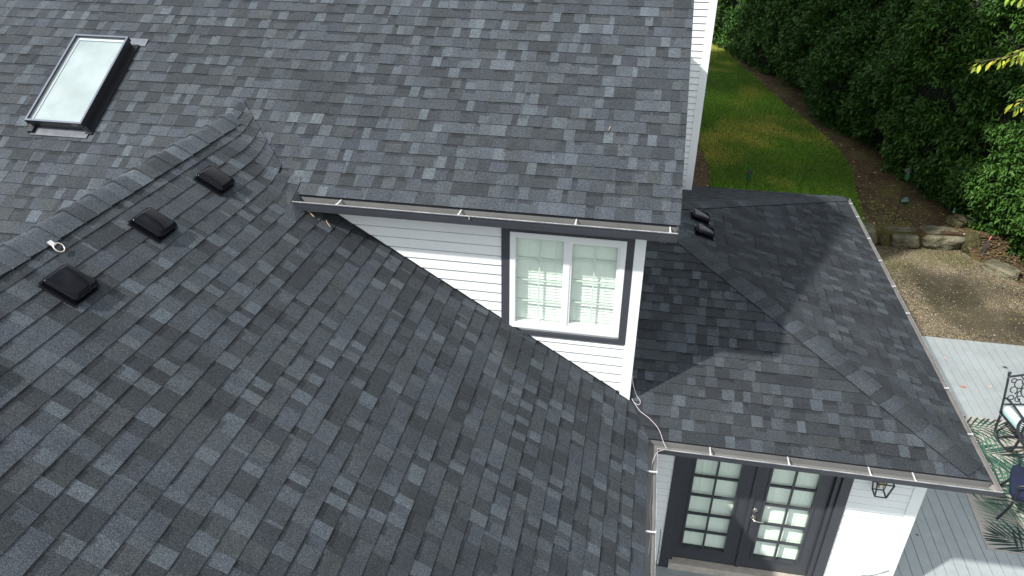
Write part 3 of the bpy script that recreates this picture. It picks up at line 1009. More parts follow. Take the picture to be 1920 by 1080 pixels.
for y, lab in ((3.77, 'nearest black roof vent, below the steel D-ring, large in the frame'), (4.73, 'middle one of the three black roof vents along the shingled ridge'),
               (5.66, 'black roof vent closest to the upper end of the shingled ridge'), (2.80, 'roof vent past the left frame edge, only its shadow on the shingles showing')):
    x = -3.70
    vent((x, y, z2(x)), (1, 0, -S2), (0, 1, 0), lab)
vent((0.88, 9.52, EAVE3 + S3 * (X3 - 0.88)), (1, 0, -S3), (0, 1, 0), 'shiny black vent on the porch roof, farther one, below the dark hip line', 0.95)
vent((0.92, 9.08, EAVE3 + S3 * (X3 - 0.92)), (1, 0, -S3), (0, 1, 0), 'shiny black vent on the porch roof, nearer one, beside the gutter end', 0.95)

# roof anchor with D-ring
an = thing('roof_anchor', 'steel strap with D-ring on the ridge shingles', 'roof anchor', (-3.95, 4.02, z2(-3.95)))
def P2_(x, y, h): return Vector((x, y, z2(x))) + Vector((S2, 0, 1)).normalized() * h
b = MB(); o_ = P2_(-3.99, 3.985, 0.036); b.obox(o_, P2_(-3.950, 3.985, 0.030) - o_, (0, 0.038, 0), P2_(-3.99, 3.985, 0.040) - o_)
b.build('strap', M_STEEL, an)
b = MB()
ring = [P2_(-3.925 + 0.031 * math.cos(a), 4.008 + 0.036 * math.sin(a), 0.034 - 0.010 * math.cos(a)) for a in [i * math.pi / 10 for i in range(21)]]
b.tube(ring, 0.0045, 8, caps=False); b.build('ring', mat('ring_steel', (0.72, 0.62, 0.55), 0.35, metal=0.5), an, smooth=True)

# ------------------------------------------------------------------ wall lantern
lan = thing('wall_lantern', 'black open-frame wall lantern under the gutter beside the french doors', 'wall lantern', (2.76, 6.28, 1.95))
b = MB()
lc, lz0, lz1_ = 2.752, 1.935, 2.13
cy_ = 6.175
tw, bw2 = 0.080, 0.054
top = [Vector((lc + sx * tw, cy_ + sy * tw, lz1_)) for sx, sy in ((-1, -1), (1, -1), (1, 1), (-1, 1))]
bot = [Vector((lc + sx * bw2, cy_ + sy * bw2, lz0)) for sx, sy in ((-1, -1), (1, -1), (1, 1), (-1, 1))]
for i in range(4):
    j = (i + 1) % 4
    b.tube([top[i], top[j]], 0.009, 4); b.tube([bot[i], bot[j]], 0.009, 4); b.tube([bot[i], top[i]], 0.009, 4)
b.build('cage', M_BLACKMET, lan)
b = MB(); b.box(lc - 0.055, lc + 0.055, WY - 0.030, WY - 0.0145, 1.99, 2.20); b.box(lc - 0.012, lc + 0.012, cy_, WY - 0.03, 2.10, 2.115)
b.build('back_plate', M_BLACKMET, lan)
b = MB()
for dx in (-0.022, 0.022):
    b.tube([(lc + dx, cy_, 2.10), (lc + dx, cy_, 2.02)], 0.010, 8)
b.build('candle_sleeve', M_BRASS, lan)
for dx in (-0.022, 0.022):
    b = MB(); b.tube([(lc + dx, cy_, 2.02), (lc + dx, cy_, 2.0), (lc + dx, cy_, 1.975), (lc + dx, cy_, 1.945)], [0.008, 0.014, 0.012, 0.003], 8)
    b.build('bulb', M_CLEAR, lan, smooth=True)

# ------------------------------------------------------------------ cables
def P3f(x, y, h): return (x, y, EAVE3 + S3 * (y - YF3) + h)
cb = curve_tube('cable', [(0.150, 6.33, 2.95), (0.155, 6.29, 2.90), P3f(0.205, 6.32, 0.05), P3f(0.25, 6.27, 0.03), P3f(0.24, 6.22, 0.03), P3f(0.19, 6.235, 0.04), P3f(0.165, 6.265, 0.05),
                          P3f(0.19, 6.24, 0.03), P3f(0.26, 6.15, 0.025), P3f(0.35, 6.09, 0.02), P3f(0.45, 5.98, 0.02), P3f(0.505, 5.84, 0.02), (0.53, 5.77, 2.53), (0.46, 5.71, 2.53), (0.425, 5.66, 2.50),
                          (0.405, 5.55, 2.47), (0.41, 5.3, 2.46), (0.40, 5.0, 2.46), (0.412, 4.72, 2.46), (0.39, 4.4, 2.45), (0.385, 4.1, 2.45), (0.39, 3.6, 2.45)], 0.0030, M_CABLE)
tag(cb, 'thin white cable looping from the wall corner over the shingles into the gutter', 'cable')
cb = curve_tube('cable', [(0.64, 6.15, 1.0), (0.655, 6.2, 0.72), (0.66, 6.22, 0.45), (0.64, 6.16, 0.27), (0.69, 6.02, 0.27), (0.715, 5.9, 0.265), (0.70, 5.8, 0.265)], 0.004, M_CABLEB)
tag(cb, 'black cable hanging by the door casing down to the deck', 'cable')
cb = curve_tube('cable', [(3.16, 6.26, 0.75), (3.06, 6.265, 0.66), (2.98, 6.27, 0.61), (2.90, 6.26, 0.60), (2.82, 6.24, 0.52)], 0.0035, M_CABLEB)
tag(cb, 'thin cord drooping across the white corner board near the outlet', 'cable')

# ================================================================== GROUND
def vnoise(x, y, s, o=0.0): return mnoise.noise(Vector((x * s + o, y * s - o, o * 0.37)))
def ground_mat(name, stops, sc, detail=6, fine=(60, 0.3), bump=(40, 0.6, 0.02), rough=0.95):
    mt = bpy.data.materials.new(name); mt.use_nodes = True
    n, l = mt.node_tree.nodes, mt.node_tree.links
    bs = n['Principled BSDF']; bs.inputs['Roughness'].default_value = rough
    bs.inputs['Specular IOR Level'].default_value = 0.25
    tc = n.new('ShaderNodeTexCoord')
    t = n.new('ShaderNodeTexNoise'); t.inputs['Scale'].default_value = sc; t.inputs['Detail'].default_value = detail
    t.inputs['Roughness'].default_value = 0.62
    l.new(tc.outputs['Object'], t.inputs['Vector'])
    cr = n.new('ShaderNodeValToRGB')
    while len(cr.color_ramp.elements) < len(stops): cr.color_ramp.elements.new(0.5)
    for e_, (p, c) in zip(cr.color_ramp.elements, stops):
        e_.position = p; e_.color = (*c, 1)
    l.new(t.outputs['Fac'], cr.inputs['Fac'])
    f = n.new('ShaderNodeTexNoise'); f.inputs['Scale'].default_value = fine[0]; f.inputs['Detail'].default_value = 3
    l.new(tc.outputs['Object'], f.inputs['Vector'])
    mr = n.new('ShaderNodeMapRange'); mr.inputs['From Min'].default_value = 0.3; mr.inputs['From Max'].default_value = 0.7
    mr.inputs['To Min'].default_value = 1 - fine[1]; mr.inputs['To Max'].default_value = 1 + fine[1]
    l.new(f.outputs['Fac'], mr.inputs['Value'])
    mx = n.new('ShaderNodeVectorMath'); mx.operation = 'SCALE'
    l.new(cr.outputs['Color'], mx.inputs[0]); l.new(mr.outputs['Result'], mx.inputs['Scale'])
    l.new(mx.outputs['Vector'], bs.inputs['Base Color'])
    bt = n.new('ShaderNodeTexNoise'); bt.inputs['Scale'].default_value = bump[0]; bt.inputs['Detail'].default_value = 4
    l.new(tc.outputs['Object'], bt.inputs['Vector'])
    bp = n.new('ShaderNodeBump'); bp.inputs['Strength'].default_value = bump[1]; bp.inputs['Distance'].default_value = bump[2]
    l.new(bt.outputs['Fac'], bp.inputs['Height']); l.new(bp.outputs['Normal'], bs.inputs['Normal'])
    return mt
G_SOIL = ground_mat('bark_mulch', [(0.3, (0.038, 0.024, 0.013)), (0.5, (0.085, 0.052, 0.026)), (0.60, (0.10, 0.092, 0.026)), (0.75, (0.13, 0.095, 0.045))], 1.3)
G_LAWN = ground_mat('lawn_base', [(0.32, (0.035, 0.065, 0.014)), (0.52, (0.055, 0.095, 0.018)), (0.66, (0.12, 0.12, 0.035))], 0.7)
G_GRAV = ground_mat('gravel_base', [(0.30, (0.030, 0.026, 0.014)), (0.42, (0.050, 0.042, 0.024)), (0.55, (0.10, 0.082, 0.05)), (0.7, (0.17, 0.14, 0.09))], 0.8, fine=(45, 0.4), bump=(70, 0.9, 0.02))
G_FAR = ground_mat('far_ground', [(0.35, (0.03, 0.04, 0.015)), (0.6, (0.06, 0.06, 0.025))], 0.2)

b = MB(); b.face([(-300, -300, -0.03), (300, -300, -0.03), (300, 300, -0.03), (-300, 300, -0.03)])
tag(b.build('ground', G_FAR), kind='structure')
# gravel yard
STN = [(3.0, 16.10), (5.25, 16.25), (5.8, 16.35), (6.6, 16.5), (7.2, 16.35), (7.5, 15.85), (7.85, 15.2), (8.3, 14.0), (9.0, 12.0), (9.6, 10.0)]
b = MB()
poly = [(3.0, 10.0, 0.0)] + [(9.8, 9.0, 0.0)] + [(x, y + 0.25, 0.0) for x, y in reversed(STN)]
b.face(poly)
tag(b.build('gravel_yard', G_GRAV), kind='structure')
# raised bed behind the stones
def grid_sheet(name, x0, x1, y0, y1, nx, ny, inside, hz, m_):
    vs, fs, idx = [], [], {}
    for j in range(ny + 1):
        for i in range(nx + 1):
            x = x0 + (x1 - x0) * i / nx; y = y0 + (y1 - y0) * j / ny
            idx[(i, j)] = len(vs); vs.append((x, y, hz(x, y)))
    for j in range(ny):
        for i in range(nx):
            xc = x0 + (x1 - x0) * (i + 0.5) / nx; yc = y0 + (y1 - y0) * (j + 0.5) / ny
            if inside(xc, yc): fs.append((idx[(i, j)], idx[(i + 1, j)], idx[(i + 1, j + 1)], idx[(i, j + 1)]))
    me = bpy.data.meshes.new(name); me.from_pydata(vs, [], fs); me.materials.append(m_)
    me.polygons.foreach_set('use_smooth', [True] * len(fs)); me.update()
    return link(name, me)
def stn_y(x):
    for (xa, ya), (xb, yb) in zip(STN[:5], STN[1:5]):
        if xa <= x <= xb: return ya + (yb - ya) * (x - xa) / (xb - xa)
    return 16.2 if x < 3 else 16.4
def upz(x, y): return 0.34 + 0.05 * vnoise(x, y, 0.6, 3) + 0.015 * vnoise(x, y, 3, 1)
o = grid_sheet('planting_bed', 0.9, 14, 12.6, 60, 90, 260, lambda x, y: y > (stn_y(x) + 0.05 if x < 7.25 else 16.45 + (x - 7.25) * -0.0) , upz, G_SOIL)
tag(o, kind='structure')
b = MB(); b.face([(7.35, 15.9, -0.01), (14, 14.9, -0.01), (14, 16.6, 0.36), (7.2, 16.6, 0.36)])
b.face([(7.35, 15.9, -0.01), (7.7, 14.9, -0.01), (8.1, 13.9, -0.01), (9.0, 11.9, -0.01), (9.6, 9.9, -0.01), (14, 9.9, -0.01), (14, 15.0, -0.01)]); b.face([(0.9, 16.1, -0.02), (7.2, 16.4, -0.02), (7.2, 16.4, 0.36), (0.9, 16.1, 0.36)])
tag(b.build('bed_edge', G_SOIL), kind='structure')

# lawn: closed outline (x, y)
LAWN_R = [(5.15, 16.2), (5.20, 17.0), (5.33, 18.2), (5.53, 19.7), (5.56, 20.8), (5.50, 21.9), (5.25, 23.2), (4.91, 24.6), (4.45, 26.8), (4.03, 29.0), (3.4, 32.0), (2.9, 35.0), (2.2, 38.5)]
LAWN_L = [(1.83, 16.2), (1.83, 18.2), (1.86, 19.4), (1.78, 20.4), (1.60, 21.4), (1.25, 22.4), (0.95, 23.2), (0.9, 26.0), (0.9, 38.5)]
def interp(tab, y):
    if y <= tab[0][1]: return tab[0][0]
    for (xa, ya), (xb, yb) in zip(tab, tab[1:]):
        if ya <= y <= yb: return xa + (xb - xa) * (y - ya) / (yb - ya)
    return tab[-1][0]
b = MB()
ys = np.linspace(16.25, 38.5, 90)
for ya, yb in zip(ys, ys[1:]):
    nx = 8
    for i in range(nx):
        q = []
        for (y, k) in ((ya, i), (ya, i + 1), (yb, i + 1), (yb, i)):
            a_, b_ = interp(LAWN_L, y), interp(LAWN_R, y)
            x = a_ + (b_ - a_) * k / nx
            q.append((x, y, upz(x, y) + 0.02))
        b.face(q)
lawn = b.build('lawn', G_LAWN, smooth=True)
tag(lawn, kind='structure')

def np_mesh(name, verts, faces_n, nv, colors, m_, smooth=False):
    """verts (N*nv,3); faces_n: list of index tuples per piece, all the same size"""
    N = len(verts) // nv
    k = len(faces_n[0])
    F = np.array(faces_n, dtype=np.int32)
    idx = (np.arange(N, dtype=np.int32)[:, None, None] * nv + F[None]).reshape(-1, k)
    me = bpy.data.meshes.new(name)
    me.vertices.add(len(verts)); me.vertices.foreach_set('co', verts.astype(np.float32).ravel())
    me.loops.add(idx.size); me.loops.foreach_set('vertex_index', idx.ravel())
    me.polygons.add(len(idx)); me.polygons.foreach_set('loop_start', np.arange(0, idx.size, k, dtype=np.int32))
    me.polygons.foreach_set('loop_total', np.full(len(idx), k, dtype=np.int32))
    me.materials.append(m_)
    ca = me.color_attributes.new('col', 'FLOAT_COLOR', 'POINT')
    arr = np.ones((len(verts), 4), dtype=np.float32); arr[:, :3] = np.repeat(colors, nv, axis=0)
    ca.data.foreach_set('color', arr.ravel())
    if smooth: me.polygons.foreach_set('use_smooth', np.ones(len(idx), dtype=bool))
    me.update(calc_edges=True)
    return link(name, me)

rg = np.random.default_rng(4)
def smooth_noise(x, y, s, seed):
    r2 = np.random.default_rng(seed)
    out = np.zeros_like(x)
    for k in range(7):
        a = r2.uniform(0, 2 * np.pi); f = s * r2.uniform(0.5, 1.9); ph = r2.uniform(0, 6.28)
        out += np.sin((x * np.cos(a) + y * np.sin(a)) * f + ph)
    return out / 4.0

# grass blades
N = 170000
yy = 16.25 + (38.4 - 16.25) * rg.random(N) ** 1.15
la = np.interp(yy, [p[1] for p in LAWN_L], [p[0] for p in LAWN_L]); lb = np.interp(yy, [p[1] for p in LAWN_R], [p[0] for p in LAWN_R])
xx = la + (lb - la) * rg.random(N) + rg.normal(0, 0.015, N)
zz = 0.34 + 0.0 * xx
zz = zz + np.array([0.02 + upz(a, c) - 0.34 for a, c in zip(xx[::1], yy[::1])])
h = rg.uniform(0.03, 0.075, N); w = rg.uniform(0.006, 0.012, N); an_ = rg.uniform(0, 6.28, N)
ln = rg.normal(0, 0.025, (N, 2))
dx, dy = np.cos(an_) * w, np.sin(an_) * w
V = np.stack([np.stack([xx - dx, yy - dy, zz], 1), np.stack([xx + dx, yy + dy, zz], 1), np.stack([xx + ln[:, 0], yy + ln[:, 1], zz + h], 1)], 1).reshape(-1, 3)
pn = smooth_noise(xx, yy, 1.1, 9) + 0.5 * smooth_noise(xx, yy, 3.0, 10)
dry = np.clip(pn * 0.9 - 0.02, 0, 1)
dry = np.maximum(dry, np.clip(1.0 - np.hypot(xx - 1.9, yy - 20.6) / 1.2, 0, 1) * 0.9)
dry = np.maximum(dry, np.clip(1.0 - np.hypot((xx - 5.3), (yy - 22.5) * 0.6) / 0.6, 0, 1) * 0.8)
g0, g1_, g2_ = np.array([0.100, 0.20, 0.018]), np.array([0.23, 0.42, 0.036]), np.array([0.52, 0.44, 0.085])
lush = np.clip(smooth_noise(xx, yy, 0.8, 12) * 0.8 + 0.2, 0, 1)
C = g0 + (g1_ - g0) * lush[:, None]
C = C + (g2_ - C) * dry[:, None] * 0.75
C *= rg.uniform(0.45, 1.6, (N, 1))
M_GRASS = mat('grass_blade', rough=0.7, spec=0.3, attr='col')
o = np_mesh('grass', V, [(0, 1, 2)], 3, C, M_GRASS)
tag(o, 'short green lawn grass with dry yellow patches', 'grass', kind='stuff')

# gravel stones, leaf litter
def scatter_bits(name, xs, ys_, zs_, size, cols, label, cat, flat=0.5):
    N = len(xs)
    a = rg.uniform(0, 6.28, N)
    s = size
    q = []
    for k in range(4):
        an2 = a + k * np.pi / 2 + rg.uniform(-0.4, 0.4, N)
        r_ = s * rg.uniform(0.6, 1.2, N)
        q.append(np.stack([xs + np.cos(an2) * r_, ys_ + np.sin(an2) * r_, zs_ - 0.002 + rg.uniform(0, 0.3, N) * s * flat], 1))
    q.append(np.stack([xs + rg.normal(0, 0.2, N) * s, ys_ + rg.normal(0, 0.2, N) * s, zs_ + s * flat * rg.uniform(0.6, 1.5, N)], 1))
    V = np.stack(q, 1).reshape(-1, 3)
    o = np_mesh(name, V, [(0, 1, 4), (1, 2, 4), (2, 3, 4), (3, 0, 4)], 5, cols, M_ATTR)
    tag(o, label, cat, kind='stuff')
N = 90000
gx = rg.uniform(4.2, 9.4, N); gy = rg.uniform(12.0, 16.6, N)
lim = np.interp(gx, [3, 5.25, 5.8, 6.6, 7.2, 7.5, 7.85, 8.3, 9.0, 9.6], [16.1, 16.25, 16.35, 16.5, 16.35, 15.85, 15.2, 14.0, 12.0, 10.0])
k = gy < lim; gx, gy = gx[k], gy[k]
d = smooth_noise(gx, gy, 2.0, 30) * 0.8 + smooth_noise(gx, gy, 6.0, 31) * 0.7 + rg.normal(0, 0.25, len(gx))
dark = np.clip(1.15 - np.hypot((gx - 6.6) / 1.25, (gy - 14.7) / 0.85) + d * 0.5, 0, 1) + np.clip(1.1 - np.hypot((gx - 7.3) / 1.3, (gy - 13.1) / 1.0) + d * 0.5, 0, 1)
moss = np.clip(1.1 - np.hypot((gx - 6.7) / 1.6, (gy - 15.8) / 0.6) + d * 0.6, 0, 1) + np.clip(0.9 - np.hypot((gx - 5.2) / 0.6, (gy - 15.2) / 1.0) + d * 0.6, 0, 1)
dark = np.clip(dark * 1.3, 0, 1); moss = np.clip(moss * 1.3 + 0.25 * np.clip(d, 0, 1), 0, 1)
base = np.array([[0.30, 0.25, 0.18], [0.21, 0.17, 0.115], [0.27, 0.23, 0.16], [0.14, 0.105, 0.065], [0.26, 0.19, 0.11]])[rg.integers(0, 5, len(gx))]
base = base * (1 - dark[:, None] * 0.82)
gm = np.array([0.11, 0.115, 0.022])
base = base * (1 - moss[:, None] * 0.6) + gm * moss[:, None] * 0.6
sp = rg.random(len(gx)) < 0.02
base[sp] = [0.50, 0.45, 0.36]
sp = rg.random(len(gx)) < 0.012
base[sp] = [0.35, 0.33, 0.06]
keep = rg.random(len(gx)) > dark * 0.25
gx, gy, base = gx[keep], gy[keep], base[keep]
scatter_bits('gravel', gx, gy, np.zeros(len(gx)), rg.uniform(0.005, 0.016, len(gx)), base, 'tan gravel and wood chips between the stone edging and the deck', 'gravel')
# mulch chips and fallen leaves in the bed
N = 26000
mx_ = rg.uniform(0.95, 9.0, N); my = rg.uniform(16.2, 34, N)
la = np.interp(my, [p[1] for p in LAWN_L], [p[0] for p in LAWN_L]); lb = np.interp(my, [p[1] for p in LAWN_R], [p[0] for p in LAWN_R])
k = ((mx_ < la - 0.02) | (mx_ > lb + 0.02)) & (my > np.interp(mx_, [3, 5.25, 5.8, 6.6, 7.2, 9.5], [16.2, 16.3, 16.45, 16.6, 16.45, 16.6]))
mx_, my = mx_[k], my[k]
mc = np.array([[0.062, 0.038, 0.020], [0.040, 0.028, 0.014], [0.09, 0.060, 0.028], [0.060, 0.058, 0.016], [0.024, 0.017, 0.010]])[rg.integers(0, 5, len(mx_))]
ms = np.clip(1.2 - np.hypot((mx_ - 5.75) / 0.8, (my - 17.3) / 1.3) + 0.5 * smooth_noise(mx_, my, 3, 44), 0, 1)
mc = mc * (1 - ms[:, None] * 0.7) + np.array([0.070, 0.085, 0.016]) * ms[:, None] * 0.9
sp = rg.random(len(mx_)) < 0.012; mc[sp] = [0.32, 0.26, 0.15]
sp = rg.random(len(mx_)) < 0.008; mc[sp] = [0.25, 0.22, 0.05]
mc = mc * 1.9 * rg.uniform(0.5, 1.5, (len(mx_), 1))
mz = np.array([upz(a, c) for a, c in zip(mx_, my)])
scatter_bits('mulch', mx_, my, mz, rg.uniform(0.014, 0.042, len(mx_)), mc, 'dark brown mulch with moss and scattered leaf litter', 'mulch', flat=0.4)

# litter on the low ground under the hedge
N = 7000
lx = rg.uniform(7.2, 9.2, N); ly = rg.uniform(12.5, 16.7, N)
k = (ly > np.interp(lx, [7.2, 7.5, 7.85, 8.3, 9.0, 9.6], [16.4, 15.85, 15.2, 14.0, 12.0, 10.0])); lx, ly = lx[k], ly[k]
lz = np.clip((ly - (15.9 - (lx - 7.35) * 0.15)) / 0.7, 0, 1) * 0.36
lc = np.array([[0.14, 0.075, 0.04], [0.08, 0.055, 0.03], [0.20, 0.14, 0.075], [0.09, 0.09, 0.03], [0.045, 0.032, 0.02]])[rg.integers(0, 5, len(lx))]
scatter_bits('leaf_litter', lx, ly, lz, rg.uniform(0.014, 0.04, len(lx)), lc, 'brown leaf litter beneath the laurel hedge', 'litter', flat=0.4)

# ------------------------------------------------------------------ stones
G_ROCK = ground_mat('mossy_sandstone', [(0.28, (0.060, 0.055, 0.030)), (0.45, (0.125, 0.118, 0.075)), (0.58, (0.20, 0.185, 0.125)), (0.72, (0.25, 0.225, 0.16))], 3.2, fine=(30, 0.22), bump=(22, 0.9, 0.04))
G_ROCKD = ground_mat('dark_mossy_rock', [(0.3, (0.030, 0.028, 0.016)), (0.5, (0.075, 0.070, 0.028)), (0.7, (0.11, 0.10, 0.06))], 4.0, fine=(30, 0.25), bump=(22, 0.9, 0.04))
def rock(c, s, rot, seed, label, m_, sq=0.38):
    bm = bmesh.new()
    bmesh.ops.create_icosphere(bm, subdivisions=4, radius=1)
    for v in bm.verts:
        p = v.co.copy()
        k = (abs(p.x) ** (2 / sq) + abs(p.y) ** (2 / sq) + abs(p.z) ** (2 / sq)) ** (-sq / 2)
        p = p * k
        n1 = mnoise.noise(p * 1.1 + Vector((seed * 7.1, 0, 0))); n2 = mnoise.noise(p * 3.2 + Vector((0, seed * 3.3, 0))); n3 = mnoise.noise(p * 8 + Vector((seed, 0, 0)))
        n4 = abs(mnoise.noise(p * 2.1 + Vector((seed, 5, 0))))
        p *= 1 + 0.17 * n1 + 0.09 * n2 + 0.03 * n3 - (0.10 if n4 < 0.035 else 0)
        if p.z > 0.80: p.z = 0.80 + (p.z - 0.80) * 0.25
        v.co = Vector((p.x * s[0], p.y * s[1], p.z * s[2]))
    me = bpy.data.meshes.new('rock'); bm.to_mesh(me); bm.free()
    me.materials.append(m_)
    me.polygons.foreach_set('use_smooth', [True] * len(me.polygons))
    o = link('rock', me)
    o.location = c; o.rotation_euler = (0.03 * seed % 0.2, 0, R(rot))
    tag(o, label, 'rock', 'stone edging of the planting bed')
rock((4.98, 16.42, 0.20), (0.42, 0.26, 0.22), 4, 1, 'long flat tan rock touching the roof gutter edge, first of the edging', G_ROCK)
rock((5.52, 16.44, 0.16), (0.09, 0.22, 0.19), 0, 2, 'small dark rock wedged between two large tan edging rocks', G_ROCKD, 0.8)
rock((5.98, 16.46, 0.17), (0.30, 0.25, 0.18), 3, 3, 'middle tan rock of the edging, cracked across its face', G_ROCK)
rock((6.79, 16.56, 0.18), (0.41, 0.28, 0.20), 5, 4, 'largest grey rock of the edging, flat topped', G_ROCK)
rock((7.40, 16.46, 0.16), (0.20, 0.24, 0.25), 20, 5, 'rounded mossy dark rock beside the saw', G_ROCKD, 0.85)
rock((7.22, 17.02, 0.42), (0.22, 0.2, 0.15), 30, 6, 'small dark round rock behind the largest grey rock', G_ROCKD, 0.9)
rock((7.72, 15.45, 0.06), (0.34, 0.20, 0.13), -48, 7, 'pale stepped rock under the hedge leaves', G_ROCK)
rock((12.38, 14.90, 0.04), (0.17, 0.14, 0.08), -20, 8, 'small pale rock next to the stepped rock', G_ROCK, 0.8)
rock((8.22, 14.50, 0.04), (0.18, 0.14, 0.08), 10, 9, 'pale rock cut off by the right frame edge', G_ROCK, 0.8)

# hose
hs = curve_tube('garden_hose', [(7.38 + 0.24 * math.cos(a), 16.95 + 0.18 * math.sin(a), 0.50 + 0.012 * a) for a in [i * math.pi / 6 for i in range(14)]] + [(7.75, 16.8, 0.5), (8.0, 16.6, 0.3)], 0.016, M_CABLEB)
tag(hs, 'black garden hose loop lying on rocks under the hedge', 'garden hose')
saw = thing('pruning_saw', 'pruning saw with orange-red handle leaning beside the mossy rock', 'saw', (7.56, 16.0, 0.0))
A, B_ = Vector((7.55, 16.08, 0.06)), Vector((7.60, 16.12, 0.40))
b = MB(); b.prism([A + Vector((-0.012, 0, 0)), A + Vector((0.02, 0, 0)), B_ + Vector((0.03, 0, 0)), B_ + Vector((-0.03, 0, 0))], (0, 0.004, 0)); b.build('blade', M_BLADE, saw)
b = MB(); b.tube([B_, B_ + Vector((0.012, 0.01, 0.05)), B_ + Vector((0.035, 0.015, 0.11))], [0.014, 0.016, 0.012], 8); b.build('handle', M_ORANGE, saw, smooth=True)

# path lights
def path_light(x, y, z, hgt, label, head=1.0):
    t = thing('path_light', label, 'garden light', (x, y, z), 'garden lights on stakes')
    b = MB(); b.tube([(x, y, z - 0.1), (x, y, z + hgt)], 0.007, 6); b.build('stake', M_BLACKMET, t)
    b = MB(); b.tube([(x, y, z + hgt), (x, y, z + hgt + 0.03), (x, y, z + hgt + 0.17 * head), (x, y, z + hgt + 0.2 * head)], [0.035, 0.055 * head, 0.045 * head, 0.02], 8)
    b.build('green_glass_shade', M_GLASSGREEN, t)
    b = MB(); b.tube([(x, y, z + hgt + 0.17 * head), (x, y, z + hgt + 0.20 * head), (x, y, z + hgt + 0.26 * head)], [0.075 * head, 0.06 * head, 0.012], 10)
    b.build('cap', M_BLACKMET, t)
path_light(2.62, 17.6, 0.36, 0.46, 'garden light with green shade on the lawn behind the porch roof', 1.0)
path_light(5.86, 16.85, 0.36, 1.02, 'tall thin-staked green garden light standing in the mulch near the rocks', 1.1)
path_light(7.02, 16.82, 0.36, 0.36, 'low dark stake light behind the largest rock', 0.4)
# loose green shade in the mulch
b = MB(); b.tube([(6.27, 18.0, 0.41), (6.35, 18.03, 0.42), (6.42, 18.05, 0.44)], [0.03, 0.075, 0.09], 8)
tag(b.build('glass_shade', M_GLASSGREEN), 'loose green glass shade lying in the mulch', 'lamp shade')

# ------------------------------------------------------------------ hedge
PATH = [(9.3, 10.5), (8.75, 12.0), (8.30, 13.6), (8.02, 14.9), (7.80, 16.1), (7.45, 17.2), (6.75, 18.8), (6.05, 21.0), (5.55, 24.2), (4.95, 27.2), (3.9, 30.8), (2.8, 35.0), (1.6, 39.5), (-0.5, 45.0)]
PT = np.array(PATH)
seg = np.hypot(*np.diff(PT, axis=0).T); cum = np.concatenate([[0], np.cumsum(seg)])
TOTAL = cum[-1]
def path_at(s):
    x = np.interp(s, cum, PT[:, 0]); y = np.interp(s, cum, PT[:, 1])
    x2 = np.interp(s + 0.3, cum, PT[:, 0]); y2 = np.interp(s + 0.3, cum, PT[:, 1]); x1 = np.interp(s - 0.3, cum, PT[:, 0]); y1_ = np.interp(s - 0.3, cum, PT[:, 1])
    tx, ty = x2 - x1, y2 - y1_
    L = np.hypot(tx, ty) + 1e-9
    return x, y, tx / L, ty / L
def bulge(s, h):
    return 0.34 * smooth_noise(s, h, 0.9, 51) + 0.22 * smooth_noise(s, h, 2.2, 52) + 0.12 * smooth_noise(s, h, 5.0, 53)
def hedge_pt(s, h, inset):
    x, y, tx, ty = path_at(s)
    nx, ny = -ty, tx                 # towards the lawn
    out = bulge(s, h) - inset - 0.09 * np.maximum(h - 1.0, 0) + 0.45 * np.clip(h / 1.2, 0, 1)-0.25
    return x + nx * out, y + ny * out, nx, ny
hedge = thing('laurel_hedge', 'tall dense dark green laurel hedge along the far side of the lawn', 'hedge', (6.5, 22, 0.3))
# dense inner body of twigs and shaded leaves
ns, nh = 150, 26
S_ = np.linspace(0, TOTAL, ns); H_ = np.linspace(0.0, 6.6, nh)
SS, HH = np.meshgrid(S_, H_, indexing='ij')
hx, hy, _, _ = hedge_pt(SS.ravel(), HH.ravel(), 0.42)
Vb = np.stack([hx, hy, HH.ravel() + 0.1], 1)
vs = [tuple(p) for p in Vb]; fs = []
for i in range(ns - 1):
    for j in range(nh - 1):
        a = i * nh + j; fs.append((a, a + nh, a + nh + 1, a + 1))
back = len(vs)
bx, by, nx_, ny_ = path_at(S_)[0], path_at(S_)[1], -path_at(S_)[3], path_at(S_)[2]
for i in range(ns):
    vs.append((bx[i] - nx_[i] * 3.0, by[i] - ny_[i] * 3.0, 6.6)); vs.append((bx[i] - nx_[i] * 3.0, by[i] - ny_[i] * 3.0, 0.1))
for i in range(ns - 1):
    a = i * nh + nh - 1
    fs.append((a, a + nh, back + 2 * (i + 1), back + 2 * i)); fs.append((back + 2 * i, back + 2 * i + 2, back + 2 * i + 3, back + 2 * i + 1))
me = bpy.data.meshes.new('inner_growth'); me.from_pydata(vs, [], fs)
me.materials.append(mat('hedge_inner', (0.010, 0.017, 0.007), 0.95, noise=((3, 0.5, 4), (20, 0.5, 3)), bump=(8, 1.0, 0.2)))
o = link('inner_growth', me); o.parent = hedge; o.matrix_parent_inverse = Matrix.Translation(-hedge.location); o['kind'] = 'stuff'

